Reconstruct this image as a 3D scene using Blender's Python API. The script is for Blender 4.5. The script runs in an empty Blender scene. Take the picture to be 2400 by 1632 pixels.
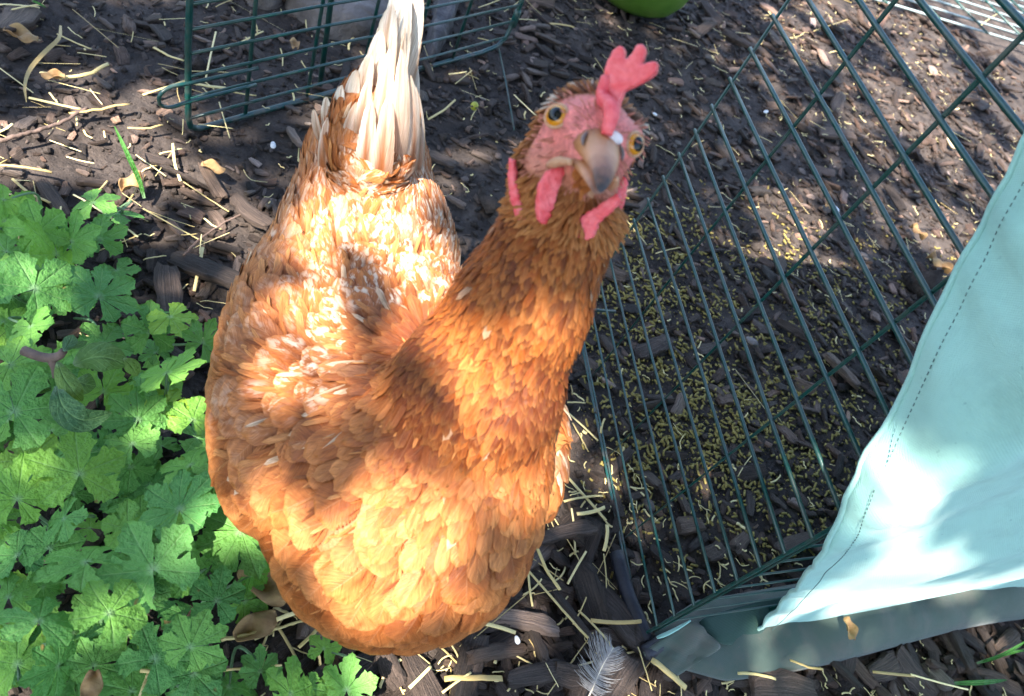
import bpy, bmesh, math, random
import numpy as np
from mathutils import Vector, Matrix
from mathutils.bvhtree import BVHTree

S = bpy.context.scene
COL = S.collection
rng = np.random.default_rng(7)
random.seed(7)
A = np.array

# ---------------------------------------------------------------- camera
F, CX, CY, NX, NY, H = 1700., 1200., 816., 390., 2120., 0.54   # focal length, centre and nadir in photo pixels; eye height in metres
_n = A([NX - CX, -(NY - CY), F]); _n /= np.linalg.norm(_n)
_z = -_n
_y = A([0, 0, 1.]) - _z * _z[2]; _y /= np.linalg.norm(_y)
_x = np.cross(_y, _z)
if _x[0] < 0: _x = -_x
R = A([_x, _y, _z])                       # world = R @ (right, up, forward)
O = A([0, 0, H])
def ray(px, py): return R @ A([px - CX, -(py - CY), F])
def at(px, py, z=0.):
    d = ray(px, py); return O + d * ((z - H) / d[2])
def onplane(px, py, c, n):
    d = ray(px, py); return O + d * (n.dot(A(c) - O) / n.dot(d))
def proj(P):
    c = (A(P) - O) @ R
    return np.stack([CX + F * c[..., 0] / c[..., 2], CY - F * c[..., 1] / c[..., 2]], -1)

cd = bpy.data.cameras.new('camera'); cam = bpy.data.objects.new('camera', cd); COL.objects.link(cam)
cd.sensor_fit = 'HORIZONTAL'; cd.sensor_width = 36; cd.lens = 36 * F / 2400.
cd.clip_start = .01; cd.clip_end = 200
M4 = Matrix.Identity(4)
for i in range(3):
    M4[i][0], M4[i][1], M4[i][2] = R[i, 0], R[i, 1], -R[i, 2]
M4[2][3] = H
cam.matrix_world = M4
cd.dof.use_dof = True; cd.dof.focus_distance = .52; cd.dof.aperture_fstop = 13
S.camera = cam

# ---------------------------------------------------------------- light
SUN = A([-.15, -.53, .83]); SUN /= np.linalg.norm(SUN)
w = bpy.data.worlds.new('World'); S.world = w; w.use_nodes = True
nt = w.node_tree
sky = nt.nodes.new('ShaderNodeTexSky'); sky.sky_type = 'NISHITA'; sky.sun_disc = False
sky.sun_elevation = math.asin(SUN[2]); sky.sun_rotation = math.atan2(SUN[0], SUN[1])
bg = nt.nodes['Background']; bg.inputs[1].default_value = .14
nt.links.new(sky.outputs[0], bg.inputs[0])
sl = bpy.data.lights.new('sun', 'SUN'); sl.energy = 5.0; sl.angle = math.radians(.53); sl.color = (1, .95, .86)
so = bpy.data.objects.new('sun', sl); COL.objects.link(so)
so.rotation_euler = Vector(SUN).to_track_quat('Z', 'Y').to_euler(); so.location = SUN * 4
S.view_settings.view_transform = 'Standard'; S.view_settings.look = 'None'
S.view_settings.exposure = 2.3; S.view_settings.gamma = 1; S.view_settings.use_curve_mapping = False

# ---------------------------------------------------------------- helpers
def tag(o, label=None, cat=None, group=None, kind=None):
    if label: o['label'] = label
    if cat: o['category'] = cat
    if group: o['group'] = group
    if kind: o['kind'] = kind
    return o
def mesh(name, v, f, uv=None, col=None, smooth=True):
    m = bpy.data.meshes.new(name)
    v = np.asarray(v, np.float32)
    if isinstance(f, np.ndarray):
        k = f.shape[1]
        m.vertices.add(len(v)); m.vertices.foreach_set('co', v.ravel())
        m.loops.add(f.size); m.loops.foreach_set('vertex_index', f.astype(np.int32).ravel())
        m.polygons.add(len(f)); m.polygons.foreach_set('loop_start', np.arange(0, f.size, k, dtype=np.int32))
        m.update(calc_edges=True)
    else:
        m.from_pydata(v.tolist(), [], f)
    if smooth: m.polygons.foreach_set('use_smooth', np.ones(len(m.polygons), bool))
    if uv is not None:
        li = np.empty(len(m.loops), np.int32); m.loops.foreach_get('vertex_index', li)
        u = m.uv_layers.new(name='UVMap'); u.data.foreach_set('uv', np.asarray(uv, np.float32)[li].ravel())
    if col is not None:
        c = m.color_attributes.new('Col', 'FLOAT_COLOR', 'POINT')
        c.data.foreach_set('color', np.asarray(col, np.float32).ravel())
    m.validate(); m.update()
    return m
def link(name, m, mat=None, parent=None, loc=None):
    o = bpy.data.objects.new(name, m); COL.objects.link(o)
    if mat is not None and len(m.materials) == 0: m.materials.append(mat)
    if loc is not None: o.location = loc
    if parent is not None:
        o.parent = parent; o.matrix_parent_inverse = Matrix.Translation(-parent.location)
    return o
def obj(name, v, f, mat, parent=None, uv=None, col=None, smooth=True):
    return link(name, mesh(name, v, f, uv, col, smooth), mat, parent)
def empty(name, loc):
    o = bpy.data.objects.new(name, None); COL.objects.link(o); o.location = loc; o.empty_display_size = .05
    return o
class MB:
    def __init__(s): s.v = []; s.f = []; s.uv = []; s.n = 0
    def add(s, v, f, uv=None):
        v = np.asarray(v, float); s.v.append(v); s.f += [tuple(int(i) + s.n for i in q) for q in f]
        s.uv.append(np.zeros((len(v), 2)) if uv is None else np.asarray(uv, float)); s.n += len(v)
    def tube(s, pts, r, n=8, caps=True):
        pts = [Vector(p) for p in pts]; m = len(pts)
        rs = r if hasattr(r, '__len__') else [r] * m
        t0 = (pts[1] - pts[0]).normalized(); ref = t0.orthogonal().normalized()
        V = []; UV = []; L = 0
        for i, p in enumerate(pts):
            t = (pts[min(i + 1, m - 1)] - pts[max(i - 1, 0)]).normalized()
            ref = (ref - t * ref.dot(t)).normalized(); b = t.cross(ref)
            if i: L += (p - pts[i - 1]).length
            for k in range(n):
                a = 2 * math.pi * k / n
                V.append(p + (ref * math.cos(a) + b * math.sin(a)) * rs[i]); UV.append((L, k / n))
        Fc = [(i * n + k, i * n + (k + 1) % n, (i + 1) * n + (k + 1) % n, (i + 1) * n + k) for i in range(m - 1) for k in range(n)]
        if caps: Fc += [tuple(range(n))[::-1], tuple((m - 1) * n + k for k in range(n))]
        s.add([tuple(q) for q in V], Fc, UV)
    def build(s, name, mat, parent=None, smooth=True):
        return obj(name, np.concatenate(s.v), s.f, mat, parent, np.concatenate(s.uv), None, smooth)
def smooth_pts(P, n):
    """Catmull-Rom through P, n samples"""
    P = A(P, float); Q = np.vstack([2 * P[0] - P[1], P, 2 * P[-1] - P[-2]]); out = []
    for x in np.linspace(0, len(P) - 1 - 1e-9, n):
        i = int(x); t = x - i; a, b, c, d = Q[i:i + 4]
        out.append(.5 * (2 * b + (c - a) * t + (2 * a - 5 * b + 4 * c - d) * t * t + (3 * b - a - 3 * c + d) * t ** 3))
    return A(out)
def unit(v): return v / np.maximum(np.linalg.norm(v, axis=-1, keepdims=True), 1e-9)
def remeshed(name, v, f, voxel, smooth_it=6, fac=.5):
    m = mesh(name + '_tmp', v, f); o = bpy.data.objects.new(name + '_tmp', m); COL.objects.link(o)
    r = o.modifiers.new('r', 'REMESH'); r.mode = 'VOXEL'; r.voxel_size = voxel
    if smooth_it:
        q = o.modifiers.new('s', 'SMOOTH'); q.iterations = smooth_it; q.factor = fac
    dg = bpy.context.evaluated_depsgraph_get(); dg.update()
    nm = bpy.data.meshes.new_from_object(o.evaluated_get(dg)); nm.name = name
    bpy.data.objects.remove(o); bpy.data.meshes.remove(m)
    nm.materials.clear()
    nm.polygons.foreach_set('use_smooth', np.ones(len(nm.polygons), bool)); nm.update()
    return nm
def slab(name, poly, thick, nrm, voxel, bulge=0., smooth_it=5, bend=None):
    """closed polygon of 3-D points -> solid of that thickness with rounded edges"""
    P = A(poly, float); n = len(P); nrm = unit(A(nrm, float))
    v = np.vstack([P - nrm * thick / 2, P + nrm * thick / 2])
    f = [tuple(range(n))[::-1], tuple(range(n, 2 * n))] + [(i, (i + 1) % n, n + (i + 1) % n, n + i) for i in range(n)]
    bm = bmesh.new(); vs = [bm.verts.new(p) for p in v]
    for q in f: bm.faces.new([vs[i] for i in q])
    bmesh.ops.recalc_face_normals(bm, faces=bm.faces); bmesh.ops.triangulate(bm, faces=bm.faces)
    vv = A([q.co[:] for q in bm.verts]); bm.verts.index_update(); ff = [tuple(x.index for x in q.verts) for q in bm.faces]; bm.free()
    return remeshed(name, vv, ff, voxel, smooth_it)

# ---------------------------------------------------------------- materials
class N:
    """small node-tree writer"""
    def __init__(s, name):
        s.m = bpy.data.materials.new(name); s.m.use_nodes = True; s.t = s.m.node_tree
        s.b = s.t.nodes['Principled BSDF']; s.out = s.t.nodes['Material Output']
    def n(s, kind, **kw):
        q = s.t.nodes.new('ShaderNode' + kind)
        for k, v in kw.items():
            if k[0] == 'i' and k[1:].isdigit(): s.set(q.inputs[int(k[1:])], v)
            else: setattr(q, k, v)
        return q
    def set(s, sock, v):
        if hasattr(v, 'is_output'): s.t.links.new(v, sock)
        elif hasattr(v, 'outputs'): s.t.links.new(v.outputs[0], sock)
        else: sock.default_value = (v + (1,) if isinstance(v, tuple) and len(v) == 3 and len(sock.default_value) == 4 else v)
    def p(s, **kw):
        for k, v in kw.items(): s.set(s.b.inputs[k.replace('_', ' ')], v)
    def math(s, op, a, b=0., c=0.): return s.n('Math', operation=op, i0=a, i1=b, i2=c).outputs[0]
    def noise(s, vec, scale, detail=4., rough=.55, dist=0.):
        q = s.n('TexNoise'); s.set(q.inputs['Vector'], vec)
        for k, v in (('Scale', scale), ('Detail', detail), ('Roughness', rough), ('Distortion', dist)): q.inputs[k].default_value = v
        return q.outputs['Fac']
    def ramp(s, fac, stops):
        q = s.n('ValToRGB'); s.set(q.inputs[0], fac); e = q.color_ramp.elements
        while len(e) < len(stops): e.new(.5)
        for el, (p, c) in zip(e, stops): el.position = p; el.color = tuple(c) + (1,) if len(c) == 3 else c
        return q.outputs[0]
    def mix(s, fac, a, b, blend='MIX'):
        q = s.n('Mix', data_type='RGBA', blend_type=blend, clamp_factor=True)
        s.set(q.inputs[0], fac); s.set(q.inputs[6], a); s.set(q.inputs[7], b); return q.outputs[2]
    def bump(s, h, strength, dist=.01):
        q = s.n('Bump'); q.inputs['Strength'].default_value = strength; q.inputs['Distance'].default_value = dist; s.set(q.inputs['Height'], h)
        s.set(s.b.inputs['Normal'], q.outputs[0]); return q
    def coord(s, which='Object'): return s.n('TexCoord').outputs[which]
    def pos(s): return s.n('NewGeometry').outputs['Position']
    def mapped(s, vec, sc): return s.n('Mapping', i0=vec, i3=sc).outputs[0]
    def translucent(s, amount, color=None):
        t = s.n('BsdfTranslucent'); s.set(t.inputs[0], color if color is not None else s.b.inputs['Base Color'].links[0].from_socket)
        mx = s.n('MixShader'); mx.inputs[0].default_value = amount
        s.t.links.new(s.b.outputs[0], mx.inputs[1]); s.t.links.new(t.outputs[0], mx.inputs[2]); s.t.links.new(mx.outputs[0], s.out.inputs[0]); return mx
M = {}
def mat_soil():
    k = N('soil'); P = k.pos()
    c = k.ramp(k.noise(P, 38, 6, .65), [(.3, (.016, .0125, .012)), (.55, (.062, .047, .040)), (.8, (.118, .092, .078))])
    c = k.mix(k.ramp(k.noise(P, 420, 3, .6), [(.62, (0, 0, 0)), (.74, (1, 1, 1))]), c, (.12, .10, .09))
    k.p(Base_Color=c, Roughness=.95, Specular_IOR_Level=.25)
    h = k.math('ADD', k.noise(P, 160, 5, .7), k.math('MULTIPLY', k.noise(P, 45, 3), 1.5)); k.bump(h, .9, .006); return k.m
def mat_bark():
    k = N('bark'); uv = k.coord('UV'); at_ = k.n('Attribute', attribute_name='Col').outputs['Color']
    rnd = k.n('ObjectInfo').outputs['Random']
    g = k.noise(k.n('Mapping', i0=uv, i3=(.22, 26, 1)).outputs[0], 1.5, 6, .7, .5)
    c = k.ramp(g, [(.28, (.016, .0115, .010)), (.5, (.076, .056, .045)), (.72, (.150, .114, .094))])
    c = k.mix(1., c, at_, 'MULTIPLY')
    c = k.mix(1., c, k.ramp(rnd, [(0, (.6, .57, .56)), (.5, (1.1, 1.02, 1.)), (.85, (1.6, 1.42, 1.28)), (1, (2.4, 2.1, 1.85))]), 'MULTIPLY')
    k.p(Base_Color=c, Roughness=k.math('MULTIPLY_ADD', g, .3, .6), Specular_IOR_Level=.35)
    k.bump(k.math('ADD', k.math('MULTIPLY', g, 1.6), k.math('MULTIPLY', k.noise(k.pos(), 420, 4, .65), .8)), 1., .0042); return k.m
def mat_straw(name, a, b, tr=.1):
    k = N(name); uv = k.coord('UV'); rnd = k.n('ObjectInfo').outputs['Random']
    g = k.noise(k.n('Mapping', i0=uv, i3=(60, 4, 1)).outputs[0], 2., 3)
    c = k.ramp(g, [(.3, a), (.7, b)])
    c = k.mix(1., c, k.ramp(rnd, [(0, (.6, .5, .36)), (.4, (.95, .88, .7)), (.8, (1.15, 1.15, 1.1)), (1, (1.5, 1.5, 1.55))]), 'MULTIPLY')
    k.p(Base_Color=c, Roughness=.5); k.bump(g, .3, .002); return k.m
def mat_leaf(name='geranium_leaf', base=(.076, .225, .042), light=(.21, .42, .085), warm=True):
    k = N(name); uv = k.coord('UV'); rnd = k.n('ObjectInfo').outputs['Random']; P = k.pos()
    sx = k.n('SeparateXYZ', i0=uv); v = k.math('ABSOLUTE', sx.outputs[1]); u = sx.outputs[0]
    vein = k.math('LESS_THAN', v, .035)
    sv = k.math('LESS_THAN', k.math('ABSOLUTE', k.math('SUBTRACT', k.math('FRACT', k.math('MULTIPLY', k.math('SUBTRACT', u, k.math('MULTIPLY', v, .45)), 5.)), .5)), .06)
    sv = k.math('MULTIPLY', sv, k.math('GREATER_THAN', u, .22))
    c = k.mix(k.ramp(k.noise(P, 26, 3), [(.2, (0, 0, 0)), (.95, (1, 1, 1))]), base, light)
    c = k.mix(1., c, k.ramp(rnd, [(0, (.62, .76, .95)), (.35, (.9, .94, 1)), (.7, (1.12, 1.08, .95)), (.95, (1.35, 1.2, .85)), (1, (2.0, 1.35, .7))]), 'MULTIPLY')
    c = k.mix(k.math('MAXIMUM', k.math('MULTIPLY', vein, .42), k.math('MULTIPLY', sv, .26)), c, (.26, .42, .16))
    hub = k.ramp(u, [(0., (1, 1, 1)), (.14, (0, 0, 0))]); c = k.mix(k.math('MULTIPLY', hub, .45), c, (.34, .44, .30))
    if warm:
        edge = k.math('MULTIPLY', k.ramp(k.noise(P, 75, 2), [(.70, (0, 0, 0)), (.74, (1, 1, 1))]), k.math('GREATER_THAN', u, .62))
        c = k.mix(edge, c, (.24, .17, .05))
    k.p(Base_Color=c, Roughness=.58, Specular_IOR_Level=.25)
    k.bump(k.math('ADD', k.math('MULTIPLY', k.math('ADD', k.ramp(v, [(0, (1, 1, 1)), (.16, (0, 0, 0))]), sv), -.30), k.math('ADD', k.noise(P, 300, 3), k.math('MULTIPLY', k.noise(P, 90, 3), 1.5))), .7, .0035)
    k.translucent(.20, k.mix(1., c, (1.3, 1.5, .6), 'MULTIPLY')); return k.m
def mat_wire(name='green_wire', base=(.002, .044, .038), dust=.35):
    k = N(name); P = k.pos(); z = k.n('SeparateXYZ', i0=P).outputs[2]
    d = k.math('MULTIPLY', k.ramp(k.noise(P, 90, 4), [(.42, (0, 0, 0)), (.7, (1, 1, 1))]), k.math('MULTIPLY_ADD', k.ramp(z, [(0, (1, 1, 1)), (.035, (0, 0, 0))]), .65, dust))
    k.p(Base_Color=k.mix(d, base, (.10, .085, .075)), Roughness=k.math('MULTIPLY_ADD', d, .45, .3), Specular_IOR_Level=.55); k.bump(k.noise(P, 350, 2), .15, .001); return k.m
def mat_fabric(name, a, b, stain, stain_amt, tr=.12):
    k = N(name); uv = k.coord('UV'); P = k.pos()
    wv = k.math('MULTIPLY', k.math('SINE', k.math('MULTIPLY', k.n('SeparateXYZ', i0=uv).outputs[0], 4200.)), k.math('SINE', k.math('MULTIPLY', k.n('SeparateXYZ', i0=uv).outputs[1], 4200.)))
    c = k.mix(k.noise(P, 14, 4), a, b)
    c = k.mix(k.math('MULTIPLY', k.ramp(k.noise(P, 22, 6, .7), [(.48, (0, 0, 0)), (.75, (1, 1, 1))]), stain_amt), c, stain)
    c = k.mix(k.math('MULTIPLY', k.ramp(k.noise(P, 170, 2, .5), [(.72, (0, 0, 0)), (.76, (1, 1, 1))]), .5), c, stain)
    k.p(Base_Color=c, Roughness=.82, Specular_IOR_Level=.25, Sheen_Weight=.2)
    k.bump(k.math('ADD', k.math('MULTIPLY', wv, .12), k.noise(P, 60, 4, .6)), .25, .006); k.translucent(tr); return k.m
def mat_simple(name, a, b, scale, rough=.6, bump=.3, bd=.003, spec=.4, **kw):
    k = N(name); P = k.coord('Object'); g = k.noise(P, scale, 5, .6)
    k.p(Base_Color=k.ramp(g, [(.3, a), (.72, b)]), Roughness=rough, Specular_IOR_Level=spec, **kw); k.bump(k.noise(P, scale * 2.5, 4), bump, bd); return k.m
def mat_feather():
    k = N('feather'); uv = k.coord('UV'); at_ = k.n('Attribute', attribute_name='Col'); col = at_.outputs['Color']; al = at_.outputs['Alpha']
    s = k.n('SeparateXYZ', i0=uv); u = s.outputs[0]; v = k.math('ABSOLUTE', s.outputs[1])
    fr = k.n('Attribute', attribute_name='fid').outputs['Fac']
    bc = k.math('SUBTRACT', u, k.math('MULTIPLY', v, .45))
    vec = k.n('CombineXYZ', i0=k.math('MULTIPLY', bc, 26.), i1=k.math('MULTIPLY', s.outputs[1], 1.2), i2=k.math('MULTIPLY', fr, 37.)).outputs[0]
    barb = k.noise(vec, 1., 4, .7)
    big = k.noise(k.n('CombineXYZ', i0=u, i1=s.outputs[1], i2=k.math('MULTIPLY', fr, 91.)).outputs[0], 2.2, 2)
    c = k.mix(1., col, k.ramp(barb, [(.25, (.50, .42, .34)), (.5, (1, 1, 1)), (.78, (1.32, 1.36, 1.42))]), 'MULTIPLY')
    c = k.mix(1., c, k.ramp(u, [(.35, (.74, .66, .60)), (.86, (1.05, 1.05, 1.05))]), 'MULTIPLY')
    c = k.mix(1., c, k.ramp(big, [(.3, (.66, .58, .5)), (.7, (1.15, 1.18, 1.2))]), 'MULTIPLY')
    # pale fringe at the tip, paler shaft, cream flecks on the flagged feathers
    tip = k.math('MULTIPLY', k.ramp(k.math('ADD', u, k.math('MULTIPLY', k.math('SUBTRACT', barb, .5), .25)), [(.80, (0, 0, 0)), (.98, (1, 1, 1))]), .18)
    c = k.mix(tip, c, (.72, .33, .10))
    shaft = k.math('MULTIPLY', k.math('LESS_THAN', v, .03), k.math('LESS_THAN', u, .85)); c = k.mix(k.math('MULTIPLY', shaft, .12), c, (.72, .45, .25))
    n2 = k.noise(k.n('CombineXYZ', i0=k.math('MULTIPLY', u, 3.2), i1=k.math('MULTIPLY', s.outputs[1], 1.3), i2=k.math('MULTIPLY', fr, 173.)).outputs[0], 1.3, 2)
    fl = k.ramp(k.math('ADD', n2, k.math('MULTIPLY', k.math('SUBTRACT', barb, .5), .55)), [(.46, (0, 0, 0)), (.60, (1, 1, 1))])
    fl = k.math('MULTIPLY', k.math('MULTIPLY', fl, k.ramp(u, [(.45, (0, 0, 0)), (.65, (1, 1, 1)), (.95, (.8, .8, .8)), (1, (.2, .2, .2))])), k.math('MULTIPLY', al, k.ramp(v, [(.35, (1, 1, 1)), (.95, (.1, .1, .1))])))
    c = k.mix(k.math('MULTIPLY', fl, .85), c, (.80, .68, .54))
    k.p(Base_Color=c, Roughness=.42, Specular_IOR_Level=.30)
    k.bump(k.math('ADD', barb, k.math('MULTIPLY', shaft, .3)), .55, .0016)
    mx = k.translucent(.14, k.mix(1., c, (1.15, 1., .8), 'MULTIPLY'))
    edge = k.math('MAXIMUM', k.math('POWER', v, 2.8), k.ramp(u, [(.84, (0, 0, 0)), (1., (1, 1, 1))]))
    a = k.math('LESS_THAN', k.math('MULTIPLY_ADD', edge, .85, k.math('MULTIPLY', k.math('SUBTRACT', barb, .5), 1.6)), .84)
    tr = k.n('BsdfTransparent'); m2 = k.n('MixShader'); k.set(m2.inputs[0], a)
    k.t.links.new(tr.outputs[0], m2.inputs[1]); k.t.links.new(mx.outputs[0], m2.inputs[2]); k.t.links.new(m2.outputs[0], k.out.inputs[0]); return k.m
def mat_skin(name, a, b, scale, rough=.45, sss=.25):
    k = N(name); P = k.coord('Object'); g = k.noise(P, scale, 5, .65)
    c = k.ramp(g, [(.3, a), (.7, b)])
    k.p(Base_Color=c, Roughness=rough, Subsurface_Weight=sss, Subsurface_Radius=(.004, .0012, .0008), Specular_IOR_Level=.45)
    k.b.inputs['Subsurface Scale'].default_value = 1.
    k.bump(k.math('ADD', k.noise(P, scale * 4, 4), k.math('MULTIPLY', g, .6)), .5, .0014); return k.m
def mat_body():
    k = N('hen_body'); at_ = k.n('Attribute', attribute_name='Col').outputs['Color']; P = k.pos()
    g = k.noise(P, 900, 4, .6)
    k.p(Base_Color=k.mix(1., at_, k.ramp(g, [(.3, (.72, .66, .62)), (.7, (1.2, 1.2, 1.2))]), 'MULTIPLY'), Roughness=.6, Subsurface_Weight=.12, Subsurface_Radius=(.004, .0012, .0008))
    k.b.inputs['Subsurface Scale'].default_value = 1.
    k.bump(k.math('ADD', g, k.noise(P, 350, 3)), .5, .0012); return k.m
M['soil'] = mat_soil(); M['bark'] = mat_bark()
M['straw'] = mat_straw('straw', (.50, .38, .15), (.72, .60, .32))
M['leaf'] = mat_leaf(); M['oval'] = mat_leaf('oval_leaf', (.06, .13, .035), (.11, .20, .06), False)
M['wire'] = mat_wire(); M['wire_pale'] = mat_wire('weathered_wire', (.27, .33, .32), .25)
M['fabric'] = mat_fabric('mint_fabric', (.27, .52, .46), (.34, .58, .52), (.15, .30, .28), .5)
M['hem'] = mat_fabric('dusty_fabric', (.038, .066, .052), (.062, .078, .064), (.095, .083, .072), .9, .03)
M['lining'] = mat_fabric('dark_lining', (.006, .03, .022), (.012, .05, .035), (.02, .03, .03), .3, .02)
M['thread'] = mat_simple('thread', (.05, .10, .10), (.10, .17, .16), 200, .8)
M['black'] = mat_simple('black_rubber', (.006, .006, .011), (.025, .025, .036), 60, .55)
M['steel'] = mat_simple('steel', (.25, .27, .28), (.42, .44, .45), 80, .3, .1, Metallic=.9)
M['stone'] = mat_simple('stone', (.075, .060, .055), (.19, .155, .14), 26, .85, .9, .008)
M['plank'] = mat_simple('weathered_wood', (.035, .030, .032), (.10, .085, .085), 40, .8, .8, .006)
M['pot'] = mat_simple('green_plastic', (.055, .125, .014), (.085, .17, .022), 30, .38, .15, .002)
M['pellet'] = mat_simple('pellet', (.17, .125, .028), (.36, .28, .085), 400, .85, .5, .001)
M['twig'] = mat_simple('twig', (.07, .045, .035), (.17, .11, .085), 90, .8, .6, .003)
M['dry'] = mat_simple('dry_leaf', (.20, .10, .04), (.38, .24, .10), 70, .7, .5, .003)
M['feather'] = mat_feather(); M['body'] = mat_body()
M['comb'] = mat_skin('comb_skin', (.66, .040, .052), (.86, .19, .20), 190, .40, .3)
M['beak'] = mat_skin('beak_horn', (.16, .08, .045), (.40, .25, .18), 140, .38, .05)
def mat_beak():
    k = N('beak'); uv = k.coord('UV'); u = k.n('SeparateXYZ', i0=uv).outputs[0]; P = k.coord('Object'); g = k.noise(P, 260, 4)
    c = k.ramp(k.math('ADD', u, k.math('MULTIPLY', k.math('SUBTRACT', g, .5), .25)), [(0, (.24, .085, .03)), (.30, (.42, .175, .065)), (.56, (.50, .235, .13)), (.78, (.28, .13, .085)), (.93, (.035, .028, .03))])
    k.p(Base_Color=c, Roughness=.5, Subsurface_Weight=.08, Subsurface_Radius=(.003, .001, .0008), Specular_IOR_Level=.45); k.b.inputs['Subsurface Scale'].default_value = 1.
    k.bump(g, .4, .001); return k.m
M['beak'] = mat_beak()
M['beak_tip'] = mat_skin('beak_tip', (.10, .065, .055), (.24, .17, .145), 200, .35, 0.)
M['iris'] = mat_simple('iris', (.50, .15, .008), (.72, .34, .02), 700, .12, .05, .0005, .6)
M['lid'] = mat_skin('eyelid', (.50, .24, .13), (.60, .36, .22), 500, .45, .2)
M['pupil'] = mat_simple('pupil', (.002, .002, .0025), (.004, .004, .005), 50, .06, 0., .001, .35)
M['shank'] = mat_simple('leg_scales', (.45, .28, .08), (.58, .40, .15), 180, .5, .5, .001)
M['blade'] = mat_leaf('grass_blade', (.02, .10, .02), (.05, .17, .03), False)
M['paleplume'] = mat_simple('loose_feather', (.22, .20, .19), (.42, .385, .355), 200, .6, .2)
# ---------------------------------------------------------------- hen
hh = unit(A([.59, -.81, 0])); ss = unit(A([.81, .59, 0])); zz = A([0, 0, 1.])
C = A([-.055, .235, .155])
_uv = [(math.sin(math.pi * i / 14) * math.cos(2 * math.pi * j / 24), math.sin(math.pi * i / 14) * math.sin(2 * math.pi * j / 24), math.cos(math.pi * i / 14)) for i in range(15) for j in range(24)]
_uf = [(i * 24 + j, i * 24 + (j + 1) % 24, (i + 1) * 24 + (j + 1) % 24, (i + 1) * 24 + j) for i in range(14) for j in range(24)]
def ell(c, l, wd, u, pitch=0., yaw=0., ax=None):
    if ax is None:
        h2 = hh * math.cos(yaw) + ss * math.sin(yaw); s2 = np.cross(zz, h2) * -1
        a = h2 * math.cos(pitch) + zz * math.sin(pitch); up = zz * math.cos(pitch) - h2 * math.sin(pitch)
    else: a, s2, up = ax[:, 1], ax[:, 0], ax[:, 2]
    p = A(_uv); return A(c) + p[:, :1] * a * l + p[:, 1:2] * s2 * wd + p[:, 2:] * up * u
HM = A([[0.9377, 0.2923, -0.1877], [0.3472, -0.7754, 0.5275], [-0.0087, 0.5598, 0.8286]])   # head axes: right, forward, up
HO = A([-.0169, .2408, .3926])
def hd(x, y, z): return HO + HM @ A([x, y, z])
hen = empty('hen', A([-.05, .235, 0.]))
tag(hen, 'rust brown hen standing on the mulch, looking up with its red comb flopped over', 'hen')
TB = at(872, 325, .262); _ty = unit(at(935, 60, .312) - at(880, 400, .248)); _tx = unit(R[:, 0] - _ty * _ty.dot(R[:, 0])); TAX = np.stack([_tx, _ty, np.cross(_tx, _ty)], 1)
ells = [ell(C + .012 * ss, .13, .076, .083), ell(C + .070 * hh + .018 * ss + .008 * zz, .066, .073, .078),
        ell(C - .10 * hh + .004 * ss + .028 * zz, .080, .058, .060, -.2), ell(C - .155 * hh + .002 * ss + .055 * zz, .05, .040, .040, -.6), ell(TB, .040, .024, .019, ax=TAX),
        ell(C - .025 * hh - .052 * ss + .008 * zz, .095, .032, .058, -.12, -.1), ell(C - .002 * hh + .092 * ss + .002 * zz, .080, .030, .058, -.1, .1),
        ell((.002, .206, .21), .055, .055, .05), ell((-.003, .216, .26), .041, .041, .05), ell((-.006, .226, .31), .031, .031, .05),
        ell((-.009, .233, .352), .0235, .0235, .034),
        ell(hd(0, -.004, 0), .0225, .0175, .0190, ax=HM), ell(hd(0, .010, -.004), .0155, .0105, .0120, ax=HM),
        ell(hd(-.0095, .006, .0035), .0085, .0068, .0090, ax=HM), ell(hd(.0105, .006, .0035), .0090, .0072, .0095, ax=HM), ell(hd(.0165, -.005, .004), .009, .006, .011, ax=HM),
        ell(hd(-.010, -.006, -.014), .014, .010, .014, ax=HM), ell(hd(.010, -.006, -.014), .014, .010, .014, ax=HM)]
V = np.vstack(ells); Fq = [tuple(i + k * len(_uv) for i in q) for k in range(len(ells)) for q in _uf]
bme = remeshed('body', V, Fq, .0030, 9, .5)
nv = len(bme.vertices); bco = np.empty(nv * 3, np.float32); bme.vertices.foreach_get('co', bco); bco = bco.reshape(-1, 3).astype(float)
_e = np.empty(len(bme.edges) * 2, np.int32); bme.edges.foreach_get('vertices', _e); _e = _e.reshape(-1, 2); _deg = np.bincount(_e.ravel(), minlength=nv)[:, None]
_wt = np.clip((np.linalg.norm(bco - HO, axis=1) - .036) / .03, 0, 1)[:, None] * np.clip((np.linalg.norm(bco - TB - .02 * _ty, axis=1) - .035) / .04, .12, 1)[:, None]
for _ in range(60):                                       # melt the creases between the trunk masses, keep the head crisp
    acc_ = np.zeros_like(bco); np.add.at(acc_, _e[:, 0], bco[_e[:, 1]]); np.add.at(acc_, _e[:, 1], bco[_e[:, 0]]); bco = bco + (acc_ / _deg - bco) * .5 * _wt
bme.vertices.foreach_set('co', bco.astype(np.float32).ravel()); bme.update()
def headloc(P): return (P - HO) @ HM
def skinmask(P):
    """1 on the bare pink face, 0 where feathers cover the head"""
    q = headloc(P); x, y, z = q[:, 0], q[:, 1], q[:, 2]
    top = np.clip((.0145 - z + .5 * np.maximum(y, -.02)) / .003, 0, 1)
    m = np.clip((y - (-.0075 + .35 * np.maximum(-z - .004, 0))) / .003, 0, 1) * np.clip((z + .0185) / .004, 0, 1) * top
    return m * (np.linalg.norm(q, axis=1) < .05)
sk = skinmask(bco)
bcol = np.ones((nv, 4)); bcol[:, :3] = A([.33, .125, .045])
pink = A([.80, .225, .195]) * (0.85 + .25 * np.sin(bco[:, :1] * 900) * np.sin(bco[:, 2:] * 700 + 1))
bcol[:, :3] = bcol[:, :3] * (1 - sk[:, None]) + pink * sk[:, None]
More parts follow.
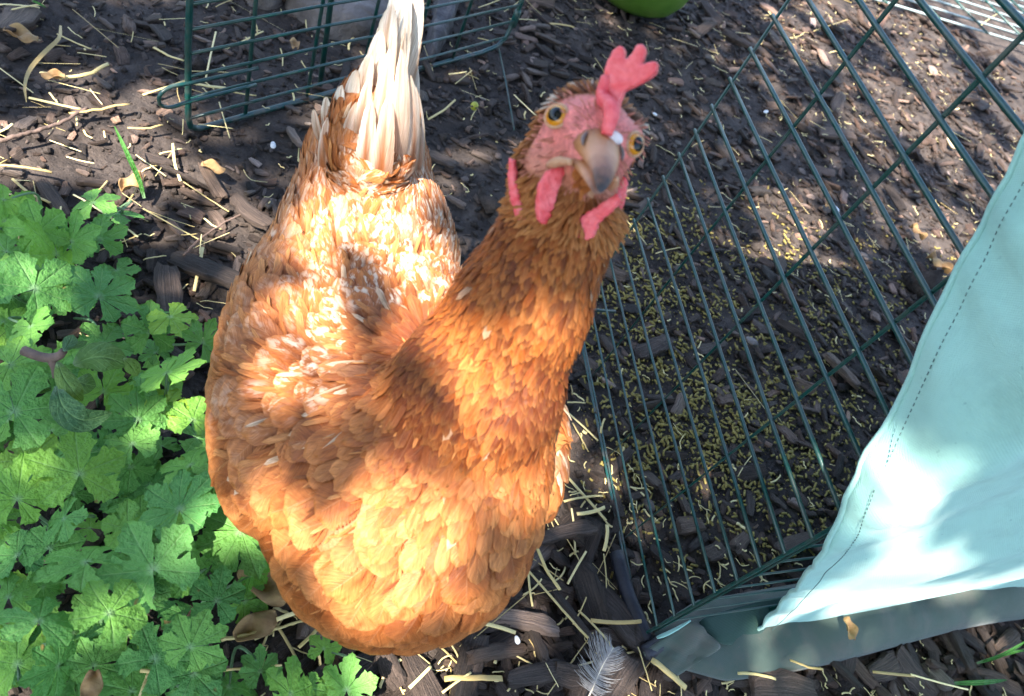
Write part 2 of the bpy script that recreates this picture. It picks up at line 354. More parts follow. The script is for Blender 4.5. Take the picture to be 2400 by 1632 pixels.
q = headloc(bco); lo = np.clip((-q[:, 2] - .004) / .010, 0, 1) * sk       # throat and gape are browner
bcol[:, :3] = bcol[:, :3] * (1 - .55 * lo[:, None]) + A([.42, .22, .11]) * .55 * lo[:, None]
c_ = bme.color_attributes.new('Col', 'FLOAT_COLOR', 'POINT'); c_.data.foreach_set('color', bcol.astype(np.float32).ravel())
body = link('body', bme, M['body'], hen)
bme.calc_loop_triangles(); tri = np.empty(len(bme.loop_triangles) * 3, np.int32); bme.loop_triangles.foreach_get('vertices', tri); tri = tri.reshape(-1, 3)
bvh = BVHTree.FromPolygons([tuple(p) for p in bco], [tuple(t) for t in tri.tolist()])
# the plumage flow: along the spine from head to tail
SP = [hd(0, .0, .002), A([-.009, .233, .352]), A([-.005, .224, .30]), A([.0, .207, .235]), C + .05 * hh + .01 * zz, C - .03 * hh + .02 * zz, C - .10 * hh + .035 * zz, C - .155 * hh + .065 * zz, TB + .03 * _ty, TB + .10 * _ty]
SP = smooth_pts(SP, 50); ST = unit(np.gradient(SP, axis=0))
def flow(P, Nn):
    d = np.linalg.norm(P[:, None] - SP[None], axis=2); wgt = 1 / (d + .004) ** 5; wgt /= wgt.sum(1, keepdims=True)
    t = wgt @ ST; a = (P - C) @ hh
    t = t + np.clip((a + .035) / .06, 0, 1)[:, None] * A([0, 0, -1.7]) * (P[:, 2:3] < .24)
    hl = headloc(P); near = (np.linalg.norm(hl, axis=1) < .040)
    t[near] = t[near] * .5 + (HM @ A([0, -.9, -.45]))                     # head feathers sweep back and down
    t = t - Nn * (t * Nn).sum(1, keepdims=True); return unit(t), wgt @ np.linspace(0, 1, len(SP))
tp = bco[tri]; fn = np.cross(tp[:, 1] - tp[:, 0], tp[:, 2] - tp[:, 0]); ar = np.linalg.norm(fn, axis=1) / 2; fn = unit(fn)
vn = np.zeros((nv, 3))
for i in range(3): np.add.at(vn, tri[:, i], fn * ar[:, None])
vn = unit(vn)
def sample(n, sel):
    k = np.where(sel(tp.mean(1)))[0]; pk = k[rng.choice(len(k), n, p=ar[k] / ar[k].sum())]
    r1, r2 = np.sqrt(rng.random(n)), rng.random(n); b = np.stack([1 - r1, r1 * (1 - r2), r1 * r2], 1)
    return (tp[pk] * b[..., None]).sum(1), unit((vn[tri[pk]] * b[..., None]).sum(1))
def thin(P, r):
    """dart throwing: indices of points no closer than r (per point)"""
    cell = {}; keep = []; g = float(r.max())
    for i, p in enumerate(P):
        k = tuple((p // g).astype(int)); ok = True
        for dx in (-1, 0, 1):
            for dy in (-1, 0, 1):
                for dz in (-1, 0, 1):
                    for j in cell.get((k[0] + dx, k[1] + dy, k[2] + dz), ()):
                        if (P[j, 0] - p[0]) ** 2 + (P[j, 1] - p[1]) ** 2 + (P[j, 2] - p[2]) ** 2 < r[i] * r[i]: ok = False; break
                    if not ok: break
                if not ok: break
            if not ok: break
        if ok: keep.append(i); cell.setdefault(k, []).append(i)
    return A(keep)
def feathers(name, P, Nn, T, L, W, col, fleck, nu=9, nv_=5, lift0=.0003, lift1=.0050, parent=None, conform=True, curl=0., tipw=.70, jit=.0012):
    """one mesh of overlapping feathers rooted at P, lying along T on the body"""
    n = len(P); u = 1 - (1 - np.linspace(0, 1, nu)) ** 1.5; v = np.linspace(-1, 1, nv_)
    prof = np.where(u < .4, .45 + .55 * np.sin(np.pi / 2 * u / .4), 1) * np.sqrt(np.clip(1 - np.clip((u - tipw) / (1.0 - tipw), 0, 1) ** 2.8, .02, 1))
    B = np.cross(Nn, T)
    uu, vv = np.meshgrid(u, v, indexing='ij'); pw = np.repeat(prof, nv_)
    uu, vv = uu.ravel(), vv.ravel(); k = len(uu)
    ue = uu - .03 * vv ** 2 * (uu > .5)
    X = P[:, None] + T[:, None] * (ue[None, :, None] * L[:, None, None]) + B[:, None] * ((vv * pw)[None, :, None] * W[:, None, None])
    lift = lift0 + (lift1 - lift0) * uu + .0005 * (1 - vv ** 2) * np.minimum(uu * 3, 1)
    rj = rng.random(n) * jit
    if conform:
        out = np.empty_like(X)
        for i in range(n):
            li = lift * min(1., L[i] / .022) + rj[i] * uu
            for j in range(k):
                q, nn, _, _ = bvh.find_nearest(X[i, j])
                out[i, j] = (q[0] + nn[0] * li[j], q[1] + nn[1] * li[j], q[2] + nn[2] * li[j])
        X = out
    else:
        X = X + Nn[:, None] * ((lift[None] + rj[:, None] * uu[None] - curl * L[:, None] * uu[None] ** 2)[..., None])
    f1 = A([(i * nv_ + j, (i + 1) * nv_ + j, (i + 1) * nv_ + j + 1, i * nv_ + j + 1) for i in range(nu - 1) for j in range(nv_ - 1)])
    Fc = (f1[None] + (np.arange(n) * k)[:, None, None]).reshape(-1, 4)
    UV = np.tile(np.stack([uu, vv], 1), (n, 1)); Cc = np.repeat(np.concatenate([col, fleck[:, None]], 1), k, 0)
    m = mesh(name, X.reshape(-1, 3), Fc, UV, Cc)
    at_ = m.attributes.new('fid', 'FLOAT', 'POINT'); at_.data.foreach_set('value', np.repeat(rng.random(n), k).astype(np.float32))
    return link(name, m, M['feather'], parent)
RUST, LIGHT, DARK, CREAM = A([.43, .125, .028]), A([.66, .29, .10]), A([.13, .027, .006]), A([.74, .58, .42])
def blendc(base, other, f): return base * (1 - f[:, None]) + other * f[:, None]
def pnoise(P, s, seed=0): return .5 + .5 * np.sin(P[:, 0] * s + seed + 1.7 * np.sin(P[:, 1] * s * .7 + seed)) * np.sin(P[:, 2] * s * 1.1 + 2.3 * seed + 1.3 * np.sin(P[:, 0] * s * .6))
axis_d = lambda P: np.linalg.norm(P[:, None] - SP[None, :30], axis=2).min(1)
def isneck(P): return (P[:, 2] > .232) & (np.linalg.norm((P - A([-.003, .215, 0]))[:, :2], axis=1) < .062)
def ishead(P): return np.linalg.norm(headloc(P), axis=1) < .034
# body contour feathers
P, Nn = sample(26000, lambda p: ~ishead(p) & (p[:, 2] > .05) & ~((p[:, 2] > .275) & isneck(p)))
a_, b_, z_ = (P - C) @ hh, (P - C) @ ss, P[:, 2]
breast = np.clip((a_ - .015) / .04, 0, 1); saddle = np.clip((-.055 - a_) / .05, 0, 1)
side = np.clip((np.abs(b_ - .008) - .045) / .03, 0, 1) * (1 - breast); nk = np.clip((z_ - .205) / .05, 0, 1) * isneck(P)
W = .0100 * (1 - nk) + .0030 * nk; W = W * (1 - .50 * saddle) * (1 - .45 * (1 - breast) * (1 - side)) * (1 - .05 * side)
L = .026 * (1 - nk) + .026 * nk; L = L * (1 + .25 * saddle + .35 * side) * (1 - .22 * (1 - breast) * (1 - side) * (1 - saddle))
keep = thin(P, W * (1.02 + .1 * breast)); P, Nn, W, L, a_, b_, z_, breast, saddle, side, nk = [q[keep] for q in (P, Nn, W, L, a_, b_, z_, breast, saddle, side, nk)]
T, sp_ = flow(P, Nn); n = len(P)
T = unit(T + np.cross(Nn, T) * rng.normal(0, .20, n)[:, None]); W = W * rng.uniform(.70, 1.3, n); L = L * rng.uniform(.75, 1.35, n)
tone = rng.random(n); c = blendc(np.tile(RUST, (n, 1)), LIGHT, .55 * tone ** 1.5 * (.5 + .5 * breast)); c = blendc(c, DARK, np.clip(rng.random(n) - .62, 0, 1) * 1.1)
c = blendc(c, DARK, .8 * nk * np.clip(pnoise(P, 55, 2) * 2 - .75, 0, 1)); c = blendc(c, A([.40, .17, .07]), .5 * side)
c = blendc(c, CREAM, np.clip(rng.random(n) - .86, 0, 1) * 4 * (1 - breast) * .6 * (1 - nk) * (1 - .7 * side))
topside = np.clip((Nn[:, 2] - .25) / .4, 0, 1) * (1 - breast)
fleck = np.clip(rng.random(n) * .5 - .30 + 1.15 * topside * np.clip((a_ + .15) / .05, 0, 1) * (.55 + .7 * pnoise(P, 45, 4)) + .30 * side * (rng.random(n) > .7), 0, 1) * (1 - .75 * np.clip((-b_ - .030) / .02, 0, 1) * np.clip((a_ + .09) / .03, 0, 1)) * (nk < .5) * (1 - .95 * breast)
bs = breast > .5
for nm, sel in (('breast_feathers', bs & (nk < .45)), ('neck_base_feathers', nk >= .45), ('back_feathers', ~bs & (nk < .45) & (side < .6)), ('wing_feathers', ~bs & (nk < .45) & (side >= .6))):
    if nm == 'wing_feathers':
        for sgn in (-1, 1):
            k = sel & (np.sign(b_ - .008) == sgn); feathers('wing_feathers', P[k], Nn[k], T[k], L[k], W[k], c[k], fleck[k], parent=body)
    else: feathers(nm, P[sel], Nn[sel], T[sel], L[sel], W[sel], c[sel], fleck[sel], parent=body)
# soft narrow plumes streaking the saddle and the sides
P, Nn = sample(9000, lambda p: ~ishead(p) & (p[:, 2] > .12) & ((p - C) @ hh < .05) & ~isneck(p)); keep = thin(P, np.full(len(P), .0052)); P, Nn = P[keep], Nn[keep]; n = len(P); T, _ = flow(P, Nn)
up_ = np.clip((Nn[:, 2] - .1) / .5, 0, 1); k = rng.random(n) < .25 + .65 * up_; P, Nn, T, up_ = P[k], Nn[k], T[k], up_[k]; n = len(P)
c = blendc(blendc(np.tile(RUST, (n, 1)), LIGHT, rng.random(n)), CREAM, .8 * (rng.random(n) < .06 + .40 * up_ * np.clip(((P - C) @ ss + .05) / .03, .15, 1)))
feathers('saddle_plumes', P, Nn, unit(T + np.cross(Nn, T) * rng.normal(0, .22, n)[:, None]), rng.uniform(.012, .024, n), rng.uniform(.0009, .0022, n), c, np.zeros(n), 5, 3, .0022, .0052, body)
# fine barbs that loosen the scales of the breast and the base of the neck
P, Nn = sample(26000, lambda p: ~ishead(p) & (p[:, 2] > .08) & ((p[:, 2] < .28) | ~isneck(p)) & ((p - C) @ hh > -.04)); keep = thin(P, np.full(len(P), .0048)); P, Nn = P[keep], Nn[keep]; n = len(P); T, _ = flow(P, Nn)
c = blendc(blendc(np.tile(RUST, (n, 1)), LIGHT, rng.random(n)), DARK, .7 * (rng.random(n) > .7))
feathers('breast_plumes', P, Nn, unit(T + np.cross(Nn, T) * rng.normal(0, .20, n)[:, None]), rng.uniform(.007, .017, n), rng.uniform(.0004, .0010, n), c, np.zeros(n), 5, 3, .0024, .0050, body)
# neck hackles: narrow
P, Nn = sample(30000, lambda p: (p[:, 2] > .245) & isneck(p) & ~(np.linalg.norm(headloc(p), axis=1) < .024))
hz = np.clip((P[:, 2] - .25) / .11, 0, 1); W = .0028 * (1 - hz) + .0012 * hz; L = .026 * (1 - hz) + .012 * hz
keep = thin(P, W * .95); P, Nn, W, L, hz = [q[keep] for q in (P, Nn, W, L, hz)]; n = len(P)
T, _ = flow(P, Nn); T = unit(T + np.cross(Nn, T) * rng.normal(0, .16, n)[:, None]); L = L * rng.uniform(.7, 1.3, n)
front = np.clip((Nn @ unit(A([.35, -.9, 0]))), 0, 1)
c = blendc(np.tile(A([.38, .090, .012]), (n, 1)), A([.62, .25, .07]), .7 * front * rng.random(n)); c = blendc(c, DARK, np.clip(np.clip(pnoise(P, 62, 5) - .30, 0, 1) * 1.7 * (1 - .5 * hz) + .6 * (rng.random(n) > .62), 0, .92))
c = blendc(c, CREAM, .45 * (rng.random(n) > .975) * (pnoise(P, 90, 9) > .5)); feathers('neck_feathers', P, Nn, T, L, W, c, np.zeros(n), 5, 3, .0003, .0030, body)
# short head feathers
P, Nn = sample(26000, ishead); m = skinmask(P); ql = headloc(P)
eye_d = np.minimum(np.linalg.norm(ql - A([-.0162, .006, .004]), axis=1), np.linalg.norm(ql - A([.0162, .006, .004]), axis=1))
beak_d = np.linalg.norm(ql - A([0, .022, -.006]), axis=1)
ok = (rng.random(len(P)) < np.where(m > .25, .03, 1)) & (eye_d > .0070) & (beak_d > .0100); P, Nn, m = P[ok], Nn[ok], m[ok]
keep = thin(P, np.full(len(P), .00095)); P, Nn, m = P[keep], Nn[keep], m[keep]; n = len(P); ql = headloc(P)
T, _ = flow(P, Nn); T = unit(T + np.cross(Nn, T) * rng.normal(0, .25, n)[:, None] + Nn * .22)
L = np.where(m > .25, .0028, .0085 - .15 * np.clip(ql[:, 2], 0, .02)) * rng.uniform(.7, 1.3, n); W = np.where(m > .25, .00030, .00075) * rng.uniform(.8, 1.2, n)
c = blendc(np.tile(A([.42, .13, .030]), (n, 1)), A([.62, .28, .09]), rng.random(n) * .8)
crown = np.clip((ql[:, 2] - .006) / .006, 0, 1); c = blendc(c, A([.17, .05, .025]), crown * (rng.random(n) > .35) * .85); c = blendc(c, A([.80, .72, .62]), (crown > .4) * (pnoise(P, 420, 3) > .70) * .9)
c = np.where((m > .25)[:, None], A([.74, .30, .22]), c)
feathers('head_feathers', P, Nn, T, L, W, c, np.zeros(n), 4, 3, .0, .0016, body, conform=False, curl=.10)
# tail: (root px, root height) -> (tip px, tip height), half width, tone 0 cream .. 1 rust
tail = empty('tail', A(C - .16 * hh + .07 * zz)); tail.parent = hen; tail.matrix_parent_inverse = Matrix.Translation(-hen.location)
def mesh_feather(name, p0, p1, w_, tone, side_n, arch, parent, nu=16, nv_=7):
    d = p1 - p0; Lf = np.linalg.norm(d); t = d / Lf; nrm = unit(side_n - t * side_n.dot(t)); b = np.cross(nrm, t)
    u = np.linspace(0, 1, nu); v = np.linspace(-1, 1, nv_); prof = np.minimum(1, .35 + 1.5 * u) * np.sqrt(np.clip(1 - np.clip((u - .50) / .50, 0, 1) ** 1.7, .004, 1))
    uu, vv = [q.ravel() for q in np.meshgrid(u, v, indexing='ij')]; pw = np.repeat(prof, nv_)
    X = p0 + np.outer(uu, d) + np.outer(vv * pw * w_, b) + np.outer(arch * Lf * np.sin(np.pi * uu) - .12 * w_ * vv ** 2, nrm)
    f = [(i * nv_ + j, (i + 1) * nv_ + j, (i + 1) * nv_ + j + 1, i * nv_ + j + 1) for i in range(nu - 1) for j in range(nv_ - 1)]
    k = np.clip(tone * (1.55 - 1.15 * uu) * (1.15 - .75 * np.abs(vv) ** 1.4) + np.clip(.42 - 1.6 * uu, 0, 1) * 2 + .22 * np.sin(vv * 5 + 9 * rng.random()) * (tone > .2) + rng.normal(0, .10), 0, 1)[:, None]
    cc = A([.88, .82, .72]) * (1 - k) + A([.44, .13, .022]) * k
    m = mesh(name, X, f, np.stack([uu * .98, vv], 1), np.concatenate([cc, np.zeros((len(cc), 1))], 1))
    at_ = m.attributes.new('fid', 'FLOAT', 'POINT'); at_.data.foreach_set('value', np.full(len(cc), rng.random(), np.float32))
    o = link(name, m, M['feather']); o.parent = parent; o.matrix_parent_inverse = Matrix.Translation(-parent.location - hen.location) if parent is not hen else Matrix.Translation(-hen.location); return o
toward = unit(O - at(900, 250, .28)); rightv = R[:, 0]
TF = [((905, 330, .258), (985, -40, .335), 34, .25, .55), ((890, 330, .262), (948, -60, .345), 36, .2, .15), ((915, 340, .25), (975, -15, .32), 26, .35, .8),
      ((870, 330, .260), (918, 10, .335), 30, .3, -.1), ((850, 335, .256), (893, 70, .325), 27, .35, -.25), ((830, 340, .250), (868, 125, .315), 25, .35, -.4),
      ((810, 345, .244), (835, 165, .302), 24, .35, -.5), ((790, 350, .238), (800, 200, .290), 22, .4, -.6), ((775, 355, .232), (765, 228, .276), 22, .45, -.7), ((760, 362, .226), (735, 258, .262), 20, .5, -.8),
      ((940, 345, .250), (972, 60, .31), 22, .5, 1.0), ((955, 360, .240), (975, 140, .295), 20, .6, 1.1)]
for k, ((x0, y0, z0), (x1, y1, z1), w_, tone, tw) in enumerate(TF):
    mesh_feather('tail_feather', at(x0, y0, z0), at(x1, y1, z1), w_ / 1700. * .43, tone, toward + rightv * tw + A([0, 0, .1]), .04, hen)
for x0, y0, z0, x1, y1, z1, w_, tone, tw in [(870, 420, .262, 918, 130, .332, 17, .62, 0), (905, 420, .262, 945, 110, .338, 16, .55, .3), (840, 420, .258, 868, 180, .312, 15, .7, -.3), (810, 425, .250, 822, 230, .294, 15, .75, -.4),
                                 (935, 420, .258, 962, 160, .322, 15, .7, .6), (780, 430, .242, 772, 270, .272, 14, .8, -.6), (955, 430, .248, 972, 210, .300, 14, .7, .9), (885, 440, .264, 910, 215, .314, 16, .85, 0), (855, 440, .262, 872, 240, .305, 15, .9, -.2), (920, 440, .262, 946, 225, .31, 15, .85, .3)]:
    mesh_feather('tail_covert', at(x0, y0 + 55, z0 - .044), at(x1 + rng.normal(0, 6), y1 + rng.normal(0, 14), z1), (w_ + 8) / 1700. * .43, tone, toward + rightv * tw + A([0, 0, .1]), .07, hen, 12, 5)
for k in range(34):
    x0, f_ = rng.uniform(-1, 1), rng.uniform(.15, 1.); xa, ya = 880 + 85 * x0, 380 - 60 * abs(x0) * 0; xb, yb = 880 + 70 * f_ + x0 * (95 - 75 * f_), 330 - 330 * f_
    za = .240; p0 = at(xa, ya, za); p1 = at(xb, yb, .272 + .062 * f_)
    mesh_feather('tail_covert', p0, p1 + toward * .005, rng.uniform(.0011, .0026), rng.uniform(.1, .9), toward + rightv * x0 * .8, .05, hen, 10, 3)
bpy.data.objects.remove(tail)
# comb, wattles, earlobe: fleshy slabs unprojected on their own planes through the head
vd = unit(O - HO)
cn = unit(vd + HM[:, 0] * -.35)
comb_px = [(1398, 292), (1400, 250), (1408, 205), (1424, 150), (1440, 118), (1456, 107), (1467, 118), (1466, 140), (1472, 146), (1482, 128), (1496, 106), (1510, 104), (1515, 122), (1508, 146), (1500, 160), (1512, 154), (1530, 143), (1543, 150), (1541, 170), (1522, 188), (1490, 203), (1466, 214), (1458, 236), (1450, 262), (1440, 296), (1418, 310)]
cb = slab('comb', [onplane(x, y, hd(0, .010, .016), cn) for x, y in comb_px], .0048, cn, .0007, 0, 9)
link('comb', cb, M['comb'], hen)
front = MB(); front.tube(smooth_pts([hd(0, .0225, .004), hd(-.0005, .0195, .0125), onplane(1412, 225, hd(0, .014, .016), cn), onplane(1420, 180, hd(0, .012, .016), cn)], 14), np.interp(np.linspace(0, 1, 14), [0, .3, 1], [.0020, .0030, .0018]), 10)
front.build('comb_base', M['comb'], hen)
def knobbly(m, amp, sc):
    for v in m.vertices:
        p = v.co * sc; v.co += v.normal * amp * (math.sin(p.x + 2 * math.sin(p.z * .8)) * math.sin(p.y * 1.1 + p.z) + .6 * math.sin(p.x * 2.3 + 1) * math.sin(p.z * 2.1 + p.y))
def fleshy(name, pxs, c, n_, th, mt='comb'):
    m = slab(name, [onplane(x, y, c, n_) for x, y in pxs], th, n_, .0007, 0, 9); knobbly(m, .00024, 900); link(name, m, M[mt], hen)
wn = unit(vd + HM[:, 0] * .9)
knobbly(cb, .00022, 700)
fleshy('wattle', [(1256, 470), (1262, 430), (1285, 398), (1318, 388), (1322, 404), (1308, 440), (1296, 480), (1290, 512), (1276, 526), (1258, 520)], hd(-.0095, .012, -.020), unit(vd + HM[:, 0] * .55), .0032)
fleshy('wattle', [(1452, 452), (1432, 462), (1400, 486), (1362, 508), (1335, 524), (1332, 540), (1348, 556), (1378, 564), (1394, 554), (1404, 522), (1440, 492), (1456, 470)], hd(.0045, .012, -.024), unit(vd - HM[:, 0] * .45), .0034)
fleshy('earlobe', [(1196, 368), (1192, 420), (1198, 470), (1212, 512), (1232, 528), (1240, 512), (1222, 470), (1212, 420), (1208, 376)], hd(-.0245, -.004, -.016), unit(vd - HM[:, 0] * .5), .0035)
fleshy('earlobe', [(1436, 470), (1448, 430), (1462, 410), (1470, 430), (1462, 470), (1446, 520), (1430, 545), (1420, 535), (1430, 505)], hd(.0205, -.002, -.018), unit(vd + HM[:, 0] * .5), .0035)
# beak: upper and lower half
def beak(name, rings, mt):
    m = MB(); V = []; nn = 16
    for (x, y, z, rx, rz) in rings:
        for k in range(nn):
            a = 2 * math.pi * k / nn; sx, sz = math.cos(a), math.sin(a)
            V.append(hd(x + rx * sx, y, z + rz * (sz if sz > 0 else sz * .55)))
    f = [(i * nn + k, i * nn + (k + 1) % nn, (i + 1) * nn + (k + 1) % nn, (i + 1) * nn + k) for i in range(len(rings) - 1) for k in range(nn)]
    f += [tuple(range(nn))[::-1], tuple((len(rings) - 1) * nn + k for k in range(nn))]
    m.add(V, f, [((q[1] - .016) / .0255, 0) for q in rings for _ in range(nn)]); return m.build(name, M[mt], hen)
bk = beak('beak', [(0, .012, -.002, .0094, .0084), (0, .018, -.0022, .0087, .0078), (0, .0235, -.0034, .0076, .0066), (0, .029, -.0052, .0061, .0054), (0, .0335, -.0074, .0048, .0043), (0, .0368, -.0096, .0036, .0033), (0, .0390, -.0118, .0024, .0023), (0, .0399, -.0136, .0011, .0012), (0, .0400, -.0141, .0003, .0003)], 'beak')
lb = beak('lower_beak', [(0, .012, -.0080, .0090, .0040), (0, .020, -.0088, .0076, .0036), (0, .028, -.0106, .0056, .0030), (0, .034, -.0130, .0036, .0022), (0, .0370, -.0150, .0012, .0010)], 'beak')
for s_ in (-1, 1):
    m = MB(); m.tube(smooth_pts([hd(s_ * .0062, .0205, .0030), hd(s_ * .0076, .0235, .0000), hd(s_ * .0074, .0262, -.0022)], 8), [.0002, .0005, .0007, .0007, .0007, .0006, .0005, .0002], 8); m.build('nostril', M['beak_tip'], hen)
    m = MB(); m.tube(smooth_pts([hd(s_ * .0085, .024, -.0085), hd(s_ * .0108, .016, -.0098), hd(s_ * .0125, .009, -.0125)], 10), np.interp(np.linspace(0, 1, 10), [0, .7, 1], [.0011, .0020, .0012]), 8); m.build('mouth_corner', M['lid'], hen)
for p_, r_ in (((.0032, .0206, .0040), .0029),):
    m = MB(); m.add(ell(hd(*p_), r_ * .55, r_ * 1.25, r_ * .8, ax=HM), _uf); m.build('bare_patch', mat_skin('pale_skin', (.66, .55, .56), (.80, .72, .72), 300), hen)
# eyes
def sphere(c, r, ax=None, sq=(1, 1, 1)):
    return ell(c, r * sq[1], r * sq[0], r * sq[2], ax=HM if ax is None else ax)
for s_, ex in ((-1, A([-.0148, .0072, .0040])), (1, A([.0131, .0108, .0046]))):
    c0 = hd(*ex); od = unit(HM @ A([s_ * (.58 if s_ < 0 else .46), .76 if s_ < 0 else .86, .22])); e = empty('eye', c0); e.parent = hen; e.matrix_parent_inverse = Matrix.Translation(-hen.location)
    tx = unit(np.cross(od, HM[:, 2])); ty = np.cross(od, tx); re = .0044
    def cap(a0, a1, r, na=8, nb=28, push=0.):
        V = []; 
        for i in range(na + 1):
            a = a0 + (a1 - a0) * i / na
            for j in range(nb):
                b = 2 * math.pi * j / nb; V.append(c0 + od * (r * math.cos(a) + push) + (tx * math.cos(b) + ty * math.sin(b)) * r * math.sin(a))
        return V, [(i * nb + j, i * nb + (j + 1) % nb, (i + 1) * nb + (j + 1) % nb, (i + 1) * nb + j) for i in range(na) for j in range(nb)]
    def part(nm, vf, mt):
        m = MB(); m.add(*vf); o = m.build(nm, M[mt]); o.parent = e; o.matrix_parent_inverse = Matrix.Translation(-e.location - hen.location) if False else Matrix.Translation(-(Vector(c0)))
        return o
    part('iris', cap(.46, 1.30, re), 'iris'); part('pupil', cap(.0, .64, re * 1.006, 6), 'pupil')
    m = MB(); ring = [c0 + od * re * .42 + (tx * math.cos(b) + ty * math.sin(b) * 1.02) * re * .95 for b in np.linspace(0, 2 * math.pi, 33)]
    m.tube(ring, .00060, 8, False); o = m.build('eyelid', M['lid']); o.parent = e; o.matrix_parent_inverse = Matrix.Translation(-Vector(c0))
# legs: mostly hidden under the body
for s_ in (-1, 1):
    b0 = C + .02 * hh + (.012 + s_ * .032) * ss; m = MB()
    hip, hock, foot = A([b0[0], b0[1], .085]), A([b0[0], b0[1], .070]) - .02 * hh, A([b0[0], b0[1], .012])
    m.tube(smooth_pts([hip, hock, foot], 10), np.interp(np.linspace(0, 1, 10), [0, .3, 1], [.012, .0072, .0062]), 10)
    for ang in (-.5, 0, .5, math.pi):
        d = hh * math.cos(ang) + ss * math.sin(ang); ll = .045 if ang != math.pi else .02
        m.tube(smooth_pts([foot, foot + d * ll * .5 + zz * .002, foot + d * ll - zz * .006], 8), np.linspace(.0055, .0022, 8), 8)
    m.build('leg', M['shank'], hen)
# ---------------------------------------------------------------- ground
def gh(x, y):
    return .004 * np.sin(7 * x + 1.3) * np.sin(6 * y + .4) + .0025 * np.sin(23 * x + 4 * np.sin(9 * y)) * np.sin(21 * y + 1) + .0012 * np.sin(61 * x + 2) * np.sin(57 * y + 3 * np.sin(30 * x)) - .006
gx = np.concatenate([[-60, -25, -10, -4, -2], np.arange(-1.2, 1.6, .012), [2, 3, 5, 10, 25, 60]]); gy = np.concatenate([[-60, -25, -10, -4, -1.5], np.arange(-.5, 2.6, .012), [3, 4, 6, 12, 25, 60]])
GX, GY = np.meshgrid(gx, gy, indexing='ij'); nyg = len(gy)
fg = A([(i * nyg + j, (i + 1) * nyg + j, (i + 1) * nyg + j + 1, i * nyg + j + 1) for i in range(len(gx) - 1) for j in range(nyg - 1)])
tag(obj('ground', np.stack([GX.ravel(), GY.ravel(), gh(GX, GY).ravel() + rng.normal(0, .0007, GX.size)], 1), fg, M['soil']), kind='structure')

def chip_shape(L, W_, T_, r, rings=9, nn=10):
    """irregular splintered bark nugget, long axis x"""
    xs = np.linspace(-1, 1, rings); V = []; UV = []
    k1, k2, bend = r.uniform(-.25, .25), r.uniform(-.25, .25), r.normal(0, .05)
    for i, x in enumerate(xs):
        e = 1 - .16 * abs(x) ** 4 if 0 < i < rings - 1 else r.uniform(.6, .9)
        for k in range(nn):
            a = 2 * math.pi * (k + .5) / nn; c, s = math.cos(a), math.sin(a)
            y = np.sign(c) * abs(c) ** .42 * e * (1 + .07 * r.normal() + k1 * x); z = np.sign(s) * abs(s) ** .42 * e * (1 + .13 * r.normal() + k2 * x)
            V.append(((x + .07 * r.normal()) * L / 2, y * W_ / 2 + bend * L * x * x, z * T_ / 2)); UV.append((x * 1.6 + 7 * k1, k / nn * 1.4))
    f = [(i * nn + k, i * nn + (k + 1) % nn, (i + 1) * nn + (k + 1) % nn, (i + 1) * nn + k) for i in range(rings - 1) for k in range(nn)]
    c0 = len(V); V += [(-L / 2 * 1.02, 0, 0), (L / 2 * 1.02, 0, 0)]; UV += [(0, 0), (1, 1)]
    f += [(c0, (k + 1) % nn, k, k) for k in range(nn)] + [(c0 + 1, (rings - 1) * nn + k, (rings - 1) * nn + (k + 1) % nn, (rings - 1) * nn + (k + 1) % nn) for k in range(nn)]
    return A(V), f, A(UV)
def rotm(yaw, pitch, roll):
    return A(Matrix.Rotation(yaw, 3, 'Z') @ Matrix.Rotation(pitch, 3, 'Y') @ Matrix.Rotation(roll, 3, 'X'))
cr = random.Random(3); cg = np.random.default_rng(3)
CHIPS = []
for k in range(16):
    v, f, uv = chip_shape(1, cg.uniform(.22, .60), cg.uniform(.10, .26), cg); CHIPS.append((v, [q if q[2] != q[3] else q[:3] for q in f], uv))
def zone(px, py):
    if px > 1290 and (py - 1480) < (px - 1500) * .5 and py < 1490 and px > 1345 + (py - 723) * .2: return 'cage'
    if py > 1230 and px > 620: return 'front'
    if px < 1230 and py < 420: return 'run'
    if px < 700: return 'left'
    if py < 420: return 'pot'
    return 'mid'
PLACES = {'cage': 'inside the green wire cage', 'front': 'below the breast of the hen', 'run': 'around the low wire panel behind the tail', 'left': 'between the geranium leaves and the hen', 'pot': 'in the shade of the green pot', 'mid': 'between the hen and the wire cage'}
DENS = {'cage': 1.0, 'front': 1.9, 'run': .8, 'left': 1.7, 'pot': 1.1, 'mid': .9}
SIZE = {'cage': .016, 'front': .026, 'run': .0125, 'left': .0150, 'pot': .021, 'mid': .012}
pts = []
for _ in range(60000):
    x, y = cr.uniform(-1.15, 1.5), cr.uniform(-.35, 2.4)
    if y > 2.4 - 0 or x < -.15 - .9 * (y + .35): continue
    p = proj(A([x, y, 0])); px, py = p
    inside = -60 < px < 2460 and -60 < py < 1700
    zn = zone(px, py)
    d = math.hypot(x, y)
    if cr.random() > DENS[zn] * (.34 if d < 1.2 else .20): continue
    s = SIZE[zn] * math.exp(cr.gauss(-.15, .5)) * (1.25 if d > 1.2 else 1)
    if px < 640 and py > 760: s *= .8
    pts.append((x, y, min(s, .062), zn, inside))
pts.sort(key=lambda q: q[2])
